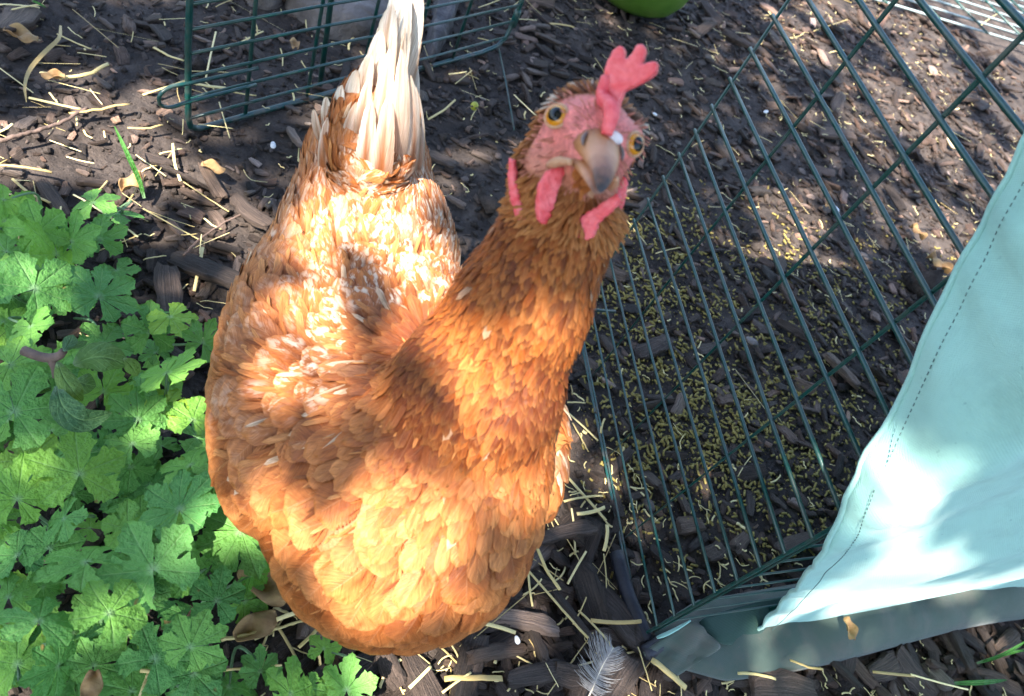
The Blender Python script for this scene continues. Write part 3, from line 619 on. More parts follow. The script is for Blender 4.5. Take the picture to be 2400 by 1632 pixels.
# the biggest chips are things, the crumbs between them one mass
vis = [q for q in pts if q[4] and not (540 < proj(A([q[0], q[1], 0]))[0] < 1250 and 300 < proj(A([q[0], q[1], 0]))[1] < 1480)]
score = sorted(vis, key=lambda q: -q[2] / (math.hypot(q[0], q[1]) + .3)); big = set(id(q) for q in score[:280])
SV, SF, SU, SC = [], [], [], []; base = 0
chip_mesh = []
for v, f, uv in CHIPS:
    chip_mesh.append(mesh('bark_chip', v, f, uv, np.ones((len(v), 4)), True)); chip_mesh[-1].set_sharp_from_angle(angle=.62)
tone_w = {'cage': 1.0, 'front': 1.25, 'run': 1.35, 'left': 1.4, 'pot': 1.05, 'mid': 1.0}
nb = 0
def add_chip(x, y, s, zn, solo, yaw=None, v_=None, lift=None, label=None):
    global base, nb
    k = cr.randrange(16) if v_ is None else v_
    v, f, uv = CHIPS[k]; m = rotm(cr.uniform(0, 6.283) if yaw is None else yaw, cr.gauss(0, .20), cr.gauss(0, .36)) * s; m = m @ np.diag([1, 1 if s < .03 else .85, 1 if s < .03 else .6])
    z = float(gh(x, y)) + s * (.10 + cr.random() * (.14 if zn != 'front' else .20)) if lift is None else lift
    if solo:
        o = bpy.data.objects.new('bark_chip', chip_mesh[k]); COL.objects.link(o)
        if not chip_mesh[k].materials: chip_mesh[k].materials.append(M['bark'])
        m4 = Matrix.Identity(4)
        for i in range(3):
            for j in range(3): m4[i][j] = m[i][j]
        m4.translation = (x, y, z); o.matrix_world = m4
        szw = 'broad' if s > .045 else 'long' if s > .034 else 'small'
        tag(o, label or f"{szw} dark brown bark chip lying {PLACES[zn]}", 'bark chip', 'bark chips scattered on the ground'); nb += 1
    else:
        t = tone_w[zn] * math.exp(cr.gauss(-.12, .5 if zn in ('cage', 'pot') else .38)) * (2.2 if cr.random() < .05 else 1); w_ = cr.gauss(.05 if zn in ('cage', 'pot') else 0, .07)
        SV.append(v @ m.T + A([x, y, z])); SF.extend([tuple(i + base for i in q) for q in f]); SU.append(uv)
        SC.append(np.tile(A([t * (1 + w_), t, t * (1 - w_ * .5), 1]), (len(v), 1))); base += len(v)
for q in pts: add_chip(q[0], q[1], q[2], q[3], id(q) in big)
# the large nuggets in front of the hen, one by one: two ends in the photo, size
for x0, y0, x1, y1, k, lab in [(1080, 1552, 1222, 1520, 2, 'biggest dark bark nugget lying below the breast of the hen'), (1180, 1600, 1305, 1575, 5, 'knobbly dark bark chip right of the biggest nugget'), (1225, 1450, 1262, 1560, 7, 'upright long bark chip standing over the biggest nugget'),
                               (1290, 1400, 1375, 1510, 9, 'long grooved bark chip beside the grey feather'), (1345, 1330, 1400, 1470, 11, 'thin bark splinter leaning beside the cage corner'), (880, 1540, 925, 1620, 4, 'flat bark chip sticking out under the breast feathers'), (1290, 1590, 1385, 1600, 1, 'square bark chip at the foot of the grey feather'),
                               (410, 610, 580, 690, 12, 'long brown bark strip pointing at the wing of the hen'), (540, 470, 620, 550, 13, 'curved dark bark strip beside the back of the hen'), (330, 375, 400, 400, 3, 'sunlit pale bark flake beside the grass blade'), (130, 330, 165, 352, 6, 'brown bark chip left of the grass blade'), (20, 100, 62, 20, 8, 'slim dark bark strip at the corner beside the straw'), (470, 400, 520, 470, 10, 'forked dark bark chip near the rump of the hen')]:
    a, b = at(x0, y0), at(x1, y1); c = (a + b) / 2; s = np.linalg.norm(b - a); add_chip(c[0], c[1], s, 'front', True, math.atan2(*(b - a)[1::-1]), k, float(gh(c[0], c[1])) + .014, lab)
so_ = obj('bark_mulch', np.concatenate(SV), SF, M['bark'], None, np.concatenate(SU), np.concatenate(SC), True); so_.data.set_sharp_from_angle(angle=.62); tag(so_, kind='stuff')
# crumbs of soil
v0 = A([(0, 0, 1), (1, 0, 0), (0, 1, 0), (-1, 0, 0), (0, -1, 0), (0, 0, -.6)]); f0 = [(0, 1, 2), (0, 2, 3), (0, 3, 4), (0, 4, 1), (5, 2, 1), (5, 3, 2), (5, 4, 3), (5, 1, 4)]
n = 34000; xy = np.stack([cg.uniform(-1, 1.2, n), cg.uniform(-.2, 1.9, n)], 1); sc_ = .0011 * np.exp(cg.normal(.25, .7, n))
X = v0[None] * cg.uniform(.5, 1.5, (n, 6, 3)) * sc_[:, None, None]; X += np.stack([xy[:, 0], xy[:, 1], gh(xy[:, 0], xy[:, 1]) + sc_ * .4], 1)[:, None]
tag(obj('soil_crumbs', X.reshape(-1, 3), (A(f0)[None] + (np.arange(n) * 6)[:, None, None]).reshape(-1, 3), M['soil'], None, None, None, False), kind='stuff')

# fine mulch: splinters and flakes too small to count
SV, SF, SU, SC = [], [], [], []; base = 0
FL = [chip_shape(1, cg.uniform(.25, .8), cg.uniform(.08, .22), cg, 3, 5) for _ in range(10)]; FL = [(v, [q if q[2] != q[3] else q[:3] for q in f], uv) for v, f, uv in FL]
for _ in range(21000):
    x, y = cr.uniform(-1, 1.3), cr.uniform(-.15, 2.0)
    if x < -.3 - .62 * y: continue
    v, f, uv = FL[cr.randrange(10)]; s = .0058 * math.exp(cr.gauss(0, .5)); t = math.exp(cr.gauss(.3, .5)) * (2.6 if cr.random() < .07 else 1); w_ = cr.gauss(.03, .07)
    SV.append(v @ (rotm(cr.uniform(0, 6.283), cr.gauss(0, .25), cr.gauss(0, .3)) * s).T + A([x, y, float(gh(x, y)) + s * .12 + .0008])); SF.extend([tuple(i + base for i in q) for q in f]); SU.append(uv); SC.append(np.tile(A([t * (1 + w_), t, t * (1 - w_), 1]), (len(v), 1))); base += len(v)
tag(obj('mulch_fines', np.concatenate(SV), SF, M['bark'], None, np.concatenate(SU), np.concatenate(SC), False), kind='stuff')
# ---------------------------------------------------------------- straw
def straw_mesh(L, wd, bend, r, kink=0):
    m = MB(); nn = 9; V = []; UV = []
    for i in range(nn):
        t = i / (nn - 1); x = (t - .5) * L; y = bend * L * (4 * (t - .5) ** 2 - .5) + (kink * L * max(0, t - .55)); z = .0006 * math.sin(9 * t) + .10 * wd * r.normal()
        for k, (dy, dz) in enumerate(((-.5, 0), (-.34, .15), (0, .20), (.34, .15), (.5, 0), (0, -.10))): V.append((x, y + dy * wd, z + dz * wd)); UV.append((dy + .5, t * L * 3))
    f = [(i * 6 + k, (i + 1) * 6 + k, (i + 1) * 6 + (k + 1) % 6, i * 6 + (k + 1) % 6) for i in range(nn - 1) for k in range(6)] + [tuple(range(6)), tuple(range((nn - 1) * 6, nn * 6))[::-1]]
    return A(V), f, A(UV)
SM = []
for k in range(10):
    v, f, uv = straw_mesh(1, cg.uniform(.035, .075), cg.normal(0, .014), cg, cg.choice([0, 0, 0, 0, 0, 0, .22])); m = mesh('straw', v, f, uv); m.materials.append(M['straw']); SM.append(m)
def straw(a, b, wk, label, lift=.004, kk=None):
    L = np.linalg.norm(b - a); c = (a + b) / 2
    o = bpy.data.objects.new('straw_stalk', SM[cr.randrange(10) if kk is None else kk]); COL.objects.link(o)
    o.location = (c[0], c[1], float(gh(c[0], c[1])) + lift + .006); o.rotation_euler = (cr.uniform(-.5, .5), math.asin(max(-.6, min(.6, (a[2] - b[2]) / L + cr.gauss(0, .05)))), math.atan2(b[1] - a[1], b[0] - a[0])); o.scale = (L, wk, wk)
    tag(o, label, 'straw', 'straw stalks scattered on the mulch')
HAND = [(0, 22, 95, 30, 'straw stalk at the top corner beside the dark bark strip'), (135, 95, 215, 128, 'yellow straw stalk joined to the bent straw leaf'), (140, 205, 265, 178, 'pale thick straw stalk left of the wire loop'), (70, 248, 190, 272, 'thin pale straw crossing a brown twig'),
        (165, 285, 305, 266, 'bright thick straw stalk beside the brown twig'), (0, 395, 125, 420, 'yellow straw stalk above the geranium leaves'), (30, 430, 108, 490, 'straw stalk lying over the top geranium leaf'), (175, 465, 325, 565, 'long yellow straw lying across the small geranium leaf'), (300, 320, 385, 318, 'pale straw beside the sunlit bark flake'),
        (420, 430, 535, 508, 'split straw stalk between leaves and rump'), (405, 345, 412, 440, 'upright yellow straw near the sunlit flake'), (335, 500, 480, 575, 'bent yellow straw stalk near the leaf edge'), (455, 690, 475, 590, 'straw stalk crossing the long brown bark strip'), (480, 205, 505, 90, 'yellow upright straw behind the wire panel'),
        (360, 125, 425, 168, 'straw stalk left of the wire panel post'), (430, 212, 545, 224, 'white straw lying under the wire panel'), (335, 240, 430, 210, 'straw stalk under the wire loop'), (1000, 290, 1067, 254, 'pale short straw right of the tail'), (1048, 185, 1090, 180, 'small pale straw beside the rounded panel corner'),
        (1190, 55, 1255, 54, 'straw stalk beside the panel corner sleeve'), (1285, 65, 1340, 76, 'curved pale straw in front of the green pot'), (1070, 1475, 1185, 1500, 'pale straw pointing out from the breast feathers'), (1200, 1330, 1350, 1515, 'long straw stalk lying across bark towards the feather'), (1238, 1298, 1280, 1405, 'pale straw close to the right of the breast'),
        (1310, 1385, 1355, 1308, 'bright short straw leaning near the cage corner'), (1215, 1352, 1225, 1440, 'split white straw below the right side of the breast'), (1358, 1474, 1478, 1474, 'golden straw stalk beside the black cage foot'), (1015, 1640, 1085, 1590, 'golden straw under the biggest bark nugget'), (1025, 1603, 1155, 1604, 'broad bleached straw lying under the biggest nugget'),
        (940, 1630, 990, 1580, 'bleached straw stalk below the breast near a leaf'), (1395, 1310, 1402, 1250, 'short white straw near the hen and the cage'), (1500, 1560, 1580, 1625, 'thick pale straw below the fabric corner'), (1470, 1530, 1500, 1632, 'bleached straw standing beside the feather tip'), (1700, 1588, 1790, 1600, 'pale straw in front of the fabric hem'),
        (1820, 1560, 1900, 1590, 'thin straw stalk in front of the fabric hem'), (2015, 1585, 2110, 1595, 'long pale straw below the fabric hem'), (2100, 1592, 2240, 1625, 'long flat straw beside the green grass blades'), (1320, 955, 1362, 955, 'golden short straw behind the breast beside the cage'), (1335, 1000, 1370, 1070, 'split straw bundle beside the wing edge'), (1310, 1185, 1400, 1172, 'white straw beside the wing edge'), (1330, 1228, 1395, 1212, 'bleached straw lying right of the breast'),
        (640, 1470, 770, 1440, 'pale straw under the front leaves of the plants'), (690, 1540, 770, 1455, 'thin straw stalk between leaves and breast'), (2330, 40, 2290, 65, 'sunlit straw at the far end of the cage'), (1905, 75, 1980, 55, 'thin sunlit straw behind the cage hook')]
for x0, y0, x1, y1, lab in HAND:
    straw(at(x0, y0), at(x1, y1), .070 if 'thick' in lab or 'broad' in lab else .042, lab, .017 if y0 > 1200 else .007)
TONES = ['pale', 'yellow', 'bleached']
cnt = 0
while cnt < 225:
    px, py = cr.uniform(0, 2400), cr.uniform(0, 1632); zn = zone(px, py)
    if px < 640 and py > 640 or 480 < px < 1290 and 280 < py < 1500 or px > 1560 and py > 1490 - (px - 1560) * 1.3: continue
    if cr.random() > {'cage': .45 if py < 620 else .05, 'front': .9, 'run': .8, 'left': 1, 'pot': .5, 'mid': .5}[zn]: continue
    a = at(px, py)
    if np.linalg.norm(a) > 2.4: continue
    th = cr.uniform(0, 6.283); L = .026 * math.exp(cr.gauss(.05, .5)) * (1.2 if zn == 'front' else 1.)
    straw(a, a + A([math.cos(th), math.sin(th), 0]) * L, .019 * math.exp(cr.gauss(0, .4)), f"{'long' if L > .028 else 'short'} {'thin' if cnt % 2 else 'slender'} straw bit lying {PLACES[zn]}", .002 + cr.random() * .009); cnt += 1
# fine shreds nobody could count
SV, SF, SU = [], [], []; base = 0
for _ in range(3600):
    x, y = cr.uniform(-1, 1.3), cr.uniform(-.2, 2.2)
    if _ > 2600: x, y = cr.uniform(-.05, .7), cr.uniform(.10, .45)
    if x < -.3 - .6 * y: continue
    px, py = proj(A([x, y, 0])); zn = zone(px, py)
    if px < 560 and py > 800 and cr.random() < .8: continue
    v, f, uv = straw_mesh(.010 * math.exp(cr.gauss(0, .5)), .0012 * math.exp(cr.gauss(0, .4)), cr.gauss(0, .1), cg)
    v = v @ rotm(cr.uniform(0, 6.28), cr.gauss(0, .15), 0).T + A([x, y, float(gh(x, y)) + .004 + cr.random() * .008]); SV.append(v); SF += [tuple(i + base for i in q) for q in f]; SU.append(uv); base += len(v)
tag(obj('straw_shreds', np.concatenate(SV), SF, M['straw'], None, np.concatenate(SU)), kind='stuff')
# feed pellets
PL = []
for k in range(6):
    m = MB(); l_ = cg.uniform(.0018, .0040); m.tube([(-l_, 0, 0), (-l_ * .9, 0, .0001), (0, .0002, .0001), (l_ * .9, 0, 0), (l_, 0, 0)], [.0008, .0011, .00115, .0011, .0008], 7); PL.append((np.concatenate(m.v), m.f))
pm = [mesh('feed_pellet', v, f) for v, f in PL]
for q in pm: q.materials.append(M['pellet'])
SV, SF = [], []; base = 0; solo = 0; tries = 0
spots = [(1690, 640, 190, 110), (1560, 760, 150, 120), (1800, 900, 200, 110), (1640, 930, 170, 120), (1890, 760, 180, 120), (1500, 900, 110, 140), (1560, 1060, 140, 90), (1760, 1010, 170, 80), (1950, 1000, 120, 110), (1650, 1180, 160, 110), (2020, 640, 150, 80), (1480, 640, 110, 90), (1860, 1180, 120, 120), (1540, 500, 120, 90)]
allp = []
while len(allp) < 2600:
    sx, sy, rx, ry = cr.choice(spots); px, py = cr.gauss(sx, rx * .75), cr.gauss(sy, ry * .75)
    if px < 1365 + max(0, 700 - py) * .3 or py > 1400 or py < 380: continue
    cl = math.sin(px * .031 + 1.1 * math.sin(py * .023)) * math.sin(py * .037 + 1.4 * math.sin(px * .019))
    if cl < -.15 and cr.random() < .75: continue
    allp.append(at(px, py))
allp.sort(key=lambda p: np.linalg.norm(p - O))
for p in allp:
    k = cr.randrange(6); z = float(gh(p[0], p[1])) + .0016 + cr.random() * .004; yw = cr.uniform(0, 6.28)
    if solo < 300:
        o = bpy.data.objects.new('feed_pellet', pm[k]); COL.objects.link(o); o.location = (p[0], p[1], z); o.rotation_euler = (0, cr.gauss(0, .2), yw); solo += 1
        tag(o, 'tiny yellowish feed pellet spilled on dark soil in the nearer part of the cage', 'feed pellet', 'feed pellets spilled inside the cage')
    else:
        v, f = PL[k]; v = v @ rotm(yw, cr.gauss(0, .2), 0).T + A([p[0], p[1], z]); SV.append(v); SF += [tuple(i + base for i in q) for q in f]; base += len(v)
tag(obj('spilled_feed', np.concatenate(SV), SF, M['pellet']), kind='stuff')
n = 5000; ip = cg.integers(0, len(allp), n); xy = A(allp)[ip][:, :2] + cg.normal(0, .012, (n, 2)); sc_ = .0006 * np.exp(cg.normal(.0, .5, n))   # meal and broken feed between the pellets
X = v0[None] * cg.uniform(.5, 1.5, (n, 6, 3)) * sc_[:, None, None]; X += np.stack([xy[:, 0], xy[:, 1], gh(xy[:, 0], xy[:, 1]) + .0012 + cg.random(n) * .003], 1)[:, None]
tag(obj('feed_dust', X.reshape(-1, 3), (A(f0)[None] + (np.arange(n) * 6)[:, None, None]).reshape(-1, 3), M['pellet'], None, None, None, False), kind='stuff')
# ---------------------------------------------------------------- wire cage on the right
CF, CN = at(1345, 723), at(1495, 1495); wd_ = unit(CN - CF); WL = float(np.linalg.norm(CN - CF))   # far corner, near corner
wo = A([wd_[1], -wd_[0], 0]);
if wo.dot(O - CF) < 0: wo = -wo
_t = math.radians(6.5); ee = -wo * math.cos(_t) - wd_ * math.sin(_t); n2 = wd_ * math.cos(_t) - wo * math.sin(_t)   # near-end wall runs this way, away from the hen
def wp(s, z, o=0.): return CF + wd_ * s + A([0, 0, z]) + wo * o
def ep(s, z, o=0.): return CN + ee * s + A([0, 0, z]) + n2 * o
cage = empty('wire_cage', A(CN)); tag(cage, 'tall dark green wire cage with its side wall standing right of the hen', 'wire cage')
CH, STEP = .575, .0264
r0, r1 = .00115, .0019
m = MB()
for k in range(0, 22):
    z = .008 + k * STEP
    if z > CH: break
    m.tube([wp(s, z + .0012 * math.sin(s * 9 + k), .0012) for s in np.linspace(.0, WL, 7)], .00098 + .0009 * min(1, z / .45), 8)
for s in (.094, .184, .264): m.tube([wp(s, z, -.0012) for z in np.linspace(0, CH, 6)], np.linspace(.0006, .0019, 6), 8)
m.build('side_panel', M['wire'], cage)
m = MB(); m.tube([wp(.004, CH), wp(.004, .006), wp(.012, .002), wp(WL - .006, .002), wp(WL, .010), wp(WL, CH), wp(.004, CH)], .0013, 10); m.build('side_frame', M['wire'], cage)
m = MB()
EL = .62
for k in range(0, 22):
    z = .010 + k * STEP
    if z < CH: m.tube([ep(.006, z, -.002), ep(EL * .5, z + .002, -.002), ep(EL, z, -.002)], .0009, 8)
for s in (.12, .24, .36, .48): m.tube([ep(s, 0, -.001), ep(s, CH, -.001)], r1 * .9, 8)
m.build('end_panel', M['wire'], cage)
m = MB(); m.tube([ep(.008, CH), ep(.008, .004), ep(EL, .004), ep(EL, CH), ep(.008, CH)], .0009, 10); m.build('end_frame', M['wire'], cage)
m = MB(); m.tube([wp(.004, CH), wp(.004, CH) + ee * EL, ep(EL, CH)], r1 * 1.2, 8)
for k in range(1, 9): m.tube([wp(WL * k / 9, CH, 0), wp(WL * k / 9, CH, -EL)], r0 * 1.2, 6)
m.build('roof_panel', M['wire'], cage)
# floor tray edge and rear wall stay low, lost in the dark
m = MB(); m.tube([wp(.004, .004), wp(.004, .004) + ee * .05], r1, 8); m.build('floor_frame', M['wire'], cage)
hk = MB(); hp = [wp(.002, .470, .006), wp(-.010, .466, .010), wp(-.018, .474, .008), wp(-.016, .486, .002), wp(-.004, .492, -.004), wp(.012, .490, -.004), wp(.022, .480, .002), wp(.018, .470, .006)]
hk.tube(smooth_pts(hp, 30), .0017, 8); hk.build('hook', M['steel'], cage)
hk = MB(); hk.tube([wp(-.012, CH), wp(-.012, .50), wp(-.006, .478)], .0017, 8); hk.tube([wp(.012, CH, .004), wp(.012, .485, .004)], .0014, 8); hk.build('hinge_rod', M['wire'], cage)
foot = MB(); foot.tube(smooth_pts([at(1445, 1295, .010), at(1470, 1390, .010), at(1495, 1450, .010), at(1515, 1505, .010)], 14), .0062, 12); foot.build('bottom_tube', M['black'], cage)
foot = MB(); foot.tube([at(1508, 1535, .014), at(1515, 1530, .014), at(1560, 1502, .014), at(1566, 1499, .014)], [.005, .0066, .0066, .006], 14); foot.build('end_cap', M['black'], cage)
# cover: one cloth wrapped round the near corner, its free edge falling slantwise across the side wall
cover = empty('cage_cover', A(CN + ee * .2)); tag(cover, 'mint green cloth cover draped slantwise over the near end of the cage', 'cover')
edge_px = [(1745, 1513, None), (1880, 1363), (1962, 1219), (2034, 1084), (2117, 909), (2179, 764), (2251, 620), (2324, 485), (2400, 341), (2470, 200)]
def edge3(px, py):
    """where the cloth edge meets its wall: side wall (outside) or near-end wall, both 18 mm proud"""
    a = onplane(px, py, CF + wo * .016, wo); s = (a - CF).dot(wd_)
    if s < WL + .012: return a, s - WL
    b = onplane(px, py, CN + wd_ * .030, wd_); return b, (b - CN).dot(ee)
ez, es = A([.008, .05, .09, .171, .235, .26, .29, .327, .355, .382, .408, .432, .50, .62]), A([.108, .084, .060, .022, .004, .000, -.012, -.034, -.055, -.071, -.084, -.098, -.132, -.17])
def cloth(z, t, off):
    """t metres along the path: negative on the side wall, positive along the near end"""
    rr = .012
    if t < -rr: return CN + wd_ * t + wo * (.016 + off) + A([0, 0, z])
    if t > rr: return CN + ee * t + n2 * (.008 + off * .8) + A([0, 0, z])
    a = (t + rr) / (2 * rr); k = unit(wo * math.cos(a * math.pi / 2) + n2 * math.sin(a * math.pi / 2)); c = CN + wd_ * (-rr) * (1 - a) + ee * rr * a
    return c + k * (.016 * (1 - a) + .008 * a + off * (1 - .2 * a) + .006 * math.sin(a * math.pi)) + A([0, 0, z])
NZ, NT = 90, 110; V = []; UV = []
zs = np.linspace(.008, .60, NZ)
tp_ = A([q[:2] for q in edge_px], float); dense = np.vstack([a + (b - a) * np.linspace(0, 1, 30)[:, None] for a, b in zip(tp_, tp_[1:])])
es2 = []
for z in zs:                                              # where on its wall the free edge hangs at each height
    ts = np.linspace(-.26, .16, 220); pr = proj(A([cloth(z, t, .004) for t in ts])); es2.append(ts[np.linalg.norm(pr[:, None] - dense[None], axis=2).min(1).argmin()])
es2 = A(es2); es2 = np.minimum.accumulate(es2); es2 = A([es2[max(0, i - 3):i + 4].mean() for i in range(NZ)]); ez, es = zs, es2
for z in zs:
    e0 = np.interp(z, ez, es) + .0007 * math.sin(z * 60) + .0003 * math.sin(z * 230)
    for j in range(NT):
        q = (j / (NT - 1)) ** 1.25; t = e0 + q * (.75 - e0); a = t - e0
        hang = math.sin(min(1, z / .36) * math.pi) if z < .36 else 0
        fold = .011 * math.sin(16 * (t * .8 - z * .55) + .8) * min(1, a / .12) + .006 * math.sin(39 * (t * .75 - z * .45) + 2 * math.sin(5 * t)) * min(1, a / .10) + .0022 * math.sin(95 * (t * .9 - z * .4) + 3 * math.sin(9 * z)) * min(1, a / .05)
        pucker = .0021 * math.sin(z * 170 + a * 30 + 2 * math.sin(z * 47)) * math.exp(-((a - .018) / .020) ** 2) + .0012 * math.sin(z * 90 + a * 60) * math.exp(-a / .06)
        off = .004 + fold * .55 + pucker + .016 * max(0, hang) ** 1.2 * min(1, max(0, a - .02) / .22) * min(1, max(0, t + .12) / .25)
        lowlift = .16 * max(0, (a - .02)) ** .8 * max(0, 1 - z / .10) ** 1.5 * .5            # the lower rim is tucked up
        V.append(cloth(z + lowlift, t, off)); UV.append((t, z))
Fq = [(i * NT + j, i * NT + j + 1, (i + 1) * NT + j + 1, (i + 1) * NT + j) for i in range(NZ - 1) for j in range(NT - 1)]
V = A(V); V_flap, F_flap = V.copy(), list(Fq); cm = mesh('flap', V, Fq, A(UV)); fl = link('flap', cm, M['fabric'], cover)
so2 = fl.modifiers.new('thick', 'SOLIDIFY'); so2.thickness = .0012; so2.offset = -1
# hem fold along the free edge and its stitches
G = V.reshape(NZ, NT, 3); m = MB()
edge = G[:, 0]; nrm = unit(np.cross(np.gradient(edge, axis=0), G[:, 3] - G[:, 0])); nrm *= np.sign((nrm * (O - edge)).sum(1))[:, None]
m.tube([p for p in edge[::1]], .0016, 8); m.build('hem_edge', M['fabric'], fl)
st = MB(); jj = 0
acc = 0; line_ = []
for i in range(NZ):
    row = G[i]; d = np.cumsum(np.r_[0, np.linalg.norm(np.diff(row, axis=0), axis=1)]); line_.append(A([np.interp(.0135, d, row[:, c]) for c in range(3)]) + nrm[i] * .0012)
line_ = A(line_); line_ = A([line_[max(0, i - 4):i + 5].mean(0) for i in range(NZ)]) + nrm * .0016; line_ = smooth_pts(line_, 620)
for i in range(0, 617, 3): st.tube([line_[i], (line_[i] + line_[i + 1]) / 2 + A([0, 0, .0002]), line_[i + 1] * .4 + line_[i + 2] * .6], .00030, 5)
st.build('seam_stitching', M['thread'], fl)
# the skirt of the cover lying in a flattened roll on the ground
V = []; UV = []; NS, NK = 90, 22
for i in range(NS):
    s = -.008 + (.95) * i / (NS - 1); grow = min(1, .35 + s / .10); wdt = (.030 + .012 * min(1, max(0, s) / .5) + .002 * math.sin(s * 13)) * grow; hgt = (.014 + .010 * min(1, max(0, s) / .4) + .003 * math.sin(s * 31 + 1)) * min(1, .4 + s / .06)
    if s < 0: hgt *= .6
    cx = .006 + .006 * math.sin(s * 9 + .5)
    for k in range(NK):
        a = 2 * math.pi * k / NK; y = math.cos(a) * wdt; z = math.sin(a) * hgt
        z = z if z > 0 else z * .25
        z += .0035 * math.sin(a * 2 + s * 14 + 2 * math.sin(s * 7)) * max(0, math.sin(a)) + .0025 * math.sin(a * 3 + s * 40) * max(0, math.sin(a)) + .0018 * math.sin(s * 130 + a * 2) * max(0, math.sin(a))
        V.append(CN + ee * s + n2 * (cx + y) + A([0, 0, .006 + z])); UV.append((s, a * wdt))
Fq = [(i * NK + k, i * NK + (k + 1) % NK, (i + 1) * NK + (k + 1) % NK, (i + 1) * NK + k) for i in range(NS - 1) for k in range(NK)] + [tuple(range(NK))]
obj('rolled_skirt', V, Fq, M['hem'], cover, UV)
v = [wp(WL * .0 + .12 + (WL - .09) * i / 8, CH + .004 + .004 * math.sin(i + j), .012) + ee * EL * j / 8 for i in range(9) for j in range(9)]
o = obj('roof_shade_cloth', v, [(i * 9 + j, i * 9 + j + 1, (i + 1) * 9 + j + 1, (i + 1) * 9 + j) for i in range(8) for j in range(8)], M['lining'], cover, [(p[0], p[1]) for p in v])  # unseen cloth over the roof, added to block sky light from the cage
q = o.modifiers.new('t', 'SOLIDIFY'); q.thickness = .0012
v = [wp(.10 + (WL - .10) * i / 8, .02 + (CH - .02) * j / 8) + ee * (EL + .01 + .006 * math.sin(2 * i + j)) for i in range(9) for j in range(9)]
o = obj('side_shade_cloth', v, [(i * 9 + j, i * 9 + j + 1, (i + 1) * 9 + j + 1, (i + 1) * 9 + j) for i in range(8) for j in range(8)], M['lining'], cover, [(p[0], p[1]) for p in v]); q = o.modifiers.new('t', 'SOLIDIFY'); q.thickness = .0012  # unseen cloth on the far side, added to darken the cage inside
# turned-back corner tongue and its dark inside
def sheet(name, rows, mt, parent, sub=2, thick=.0012):
    nr, nc = len(rows), len(rows[0]); v = [p for r_ in rows for p in r_]
    f = [(i * nc + j, i * nc + j + 1, (i + 1) * nc + j + 1, (i + 1) * nc + j) for i in range(nr - 1) for j in range(nc - 1)]
    o = obj(name, v, f, mt, parent, [(p[0] + p[2], p[1] + p[2]) for p in v])
    q = o.modifiers.new('s', 'SUBSURF'); q.levels = q.render_levels = sub
    q = o.modifiers.new('t', 'SOLIDIFY'); q.thickness = thick; return o
c4 = [at(1502, 1530, .016), at(1622, 1450, .036), at(1580, 1588, .006), at(1692, 1516, .026)]; rows = []
for a in np.linspace(0, 1, 7):
    rows.append([(c4[0] * (1 - b) + c4[1] * b) * (1 - a) + (c4[2] * (1 - b) + c4[3] * b) * a + A([0, 0, .0030 * math.sin(a * 11 + b * 5) + .0022 * math.sin(b * 17 - a * 6) + .0012 * rng.normal()]) for b in np.linspace(0, 1, 7)])
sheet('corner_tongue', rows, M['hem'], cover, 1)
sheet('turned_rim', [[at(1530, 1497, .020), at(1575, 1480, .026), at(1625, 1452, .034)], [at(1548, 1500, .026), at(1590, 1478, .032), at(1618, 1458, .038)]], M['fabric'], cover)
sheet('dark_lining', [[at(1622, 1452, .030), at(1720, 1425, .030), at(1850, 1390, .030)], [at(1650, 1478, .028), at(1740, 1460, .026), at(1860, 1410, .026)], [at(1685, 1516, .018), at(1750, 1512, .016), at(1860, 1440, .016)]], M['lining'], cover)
# ---------------------------------------------------------------- low wire panel behind the tail
B0, B1 = at(440, 312), at(1180, 112); pd = unit(B1 - B0); PLn = float(np.linalg.norm(B1 - B0)); po = A([pd[1], -pd[0], 0])
def pp(s, z, o=0.): return B0 + pd * s + A([0, 0, z]) + po * o
pan = empty('low_fence', A(pp(PLn / 2, 0))); tag(pan, 'low green wire fence with rounded corners standing behind the tail of the hen', 'fence')
PH = .30
m = MB(); fr = [pp(0, PH), pp(-.002, .10), pp(0, .020), pp(.003, .007), pp(.012, .002), pp(.03, .002), pp(PLn * .5, .003), pp(PLn - .05, .002), pp(PLn - .016, .006), pp(PLn - .004, .018), pp(PLn, .04), pp(PLn, PH)]
m.tube(fr, .0031, 10); m.tube([pp(0, PH), pp(PLn, PH)], .0028, 8); m.build('frame', M['wire'], pan)
m = MB()
for k in range(12): z = .020 + k * .0248; m.tube([pp(.0, z, .002), pp(PLn * .33, z + .0015, .002), pp(PLn * .66, z - .001, .002), pp(PLn - (.004 if z > .03 else .012), z, .002)], .0016, 8)
for s in (.068, .149, .228, .311, .392): m.tube([pp(s, .002, -.001), pp(s - .002, PH, -.001)], .0021, 8)
m.build('mesh', M['wire'], pan)
m = MB(); m.tube(smooth_pts([pp(.072, .0655, .006), pp(.0, .0655, .006), pp(-.022, .066, .006), pp(-.033, .060, .006), pp(-.033, .049, .006), pp(-.022, .043, .006), pp(.0, .0445, .006), pp(.072, .0455, .006)], 40), .0019, 8); m.build('slide_bolt', M['wire'], pan)
m = MB(); m.tube([pp(.158, PH, -.012), pp(.176, .006, -.012)], .0031, 10); m.build('prop_rod', M['wire'], pan)
m = MB(); m.tube([pp(PLn + .001, .034), pp(PLn + .001, .037), pp(PLn + .001, .058), pp(PLn + .001, .061)], [.0032, .0052, .0052, .0032], 10); m.build('sleeve', M['wire'], pan)
m = MB(); m.tube([pp(PLn - .012, .004, -.002), at(1185, 190, .008), at(1205, 305, .006)], .0012, 6); m.build('tie_wire', M['wire'], pan)
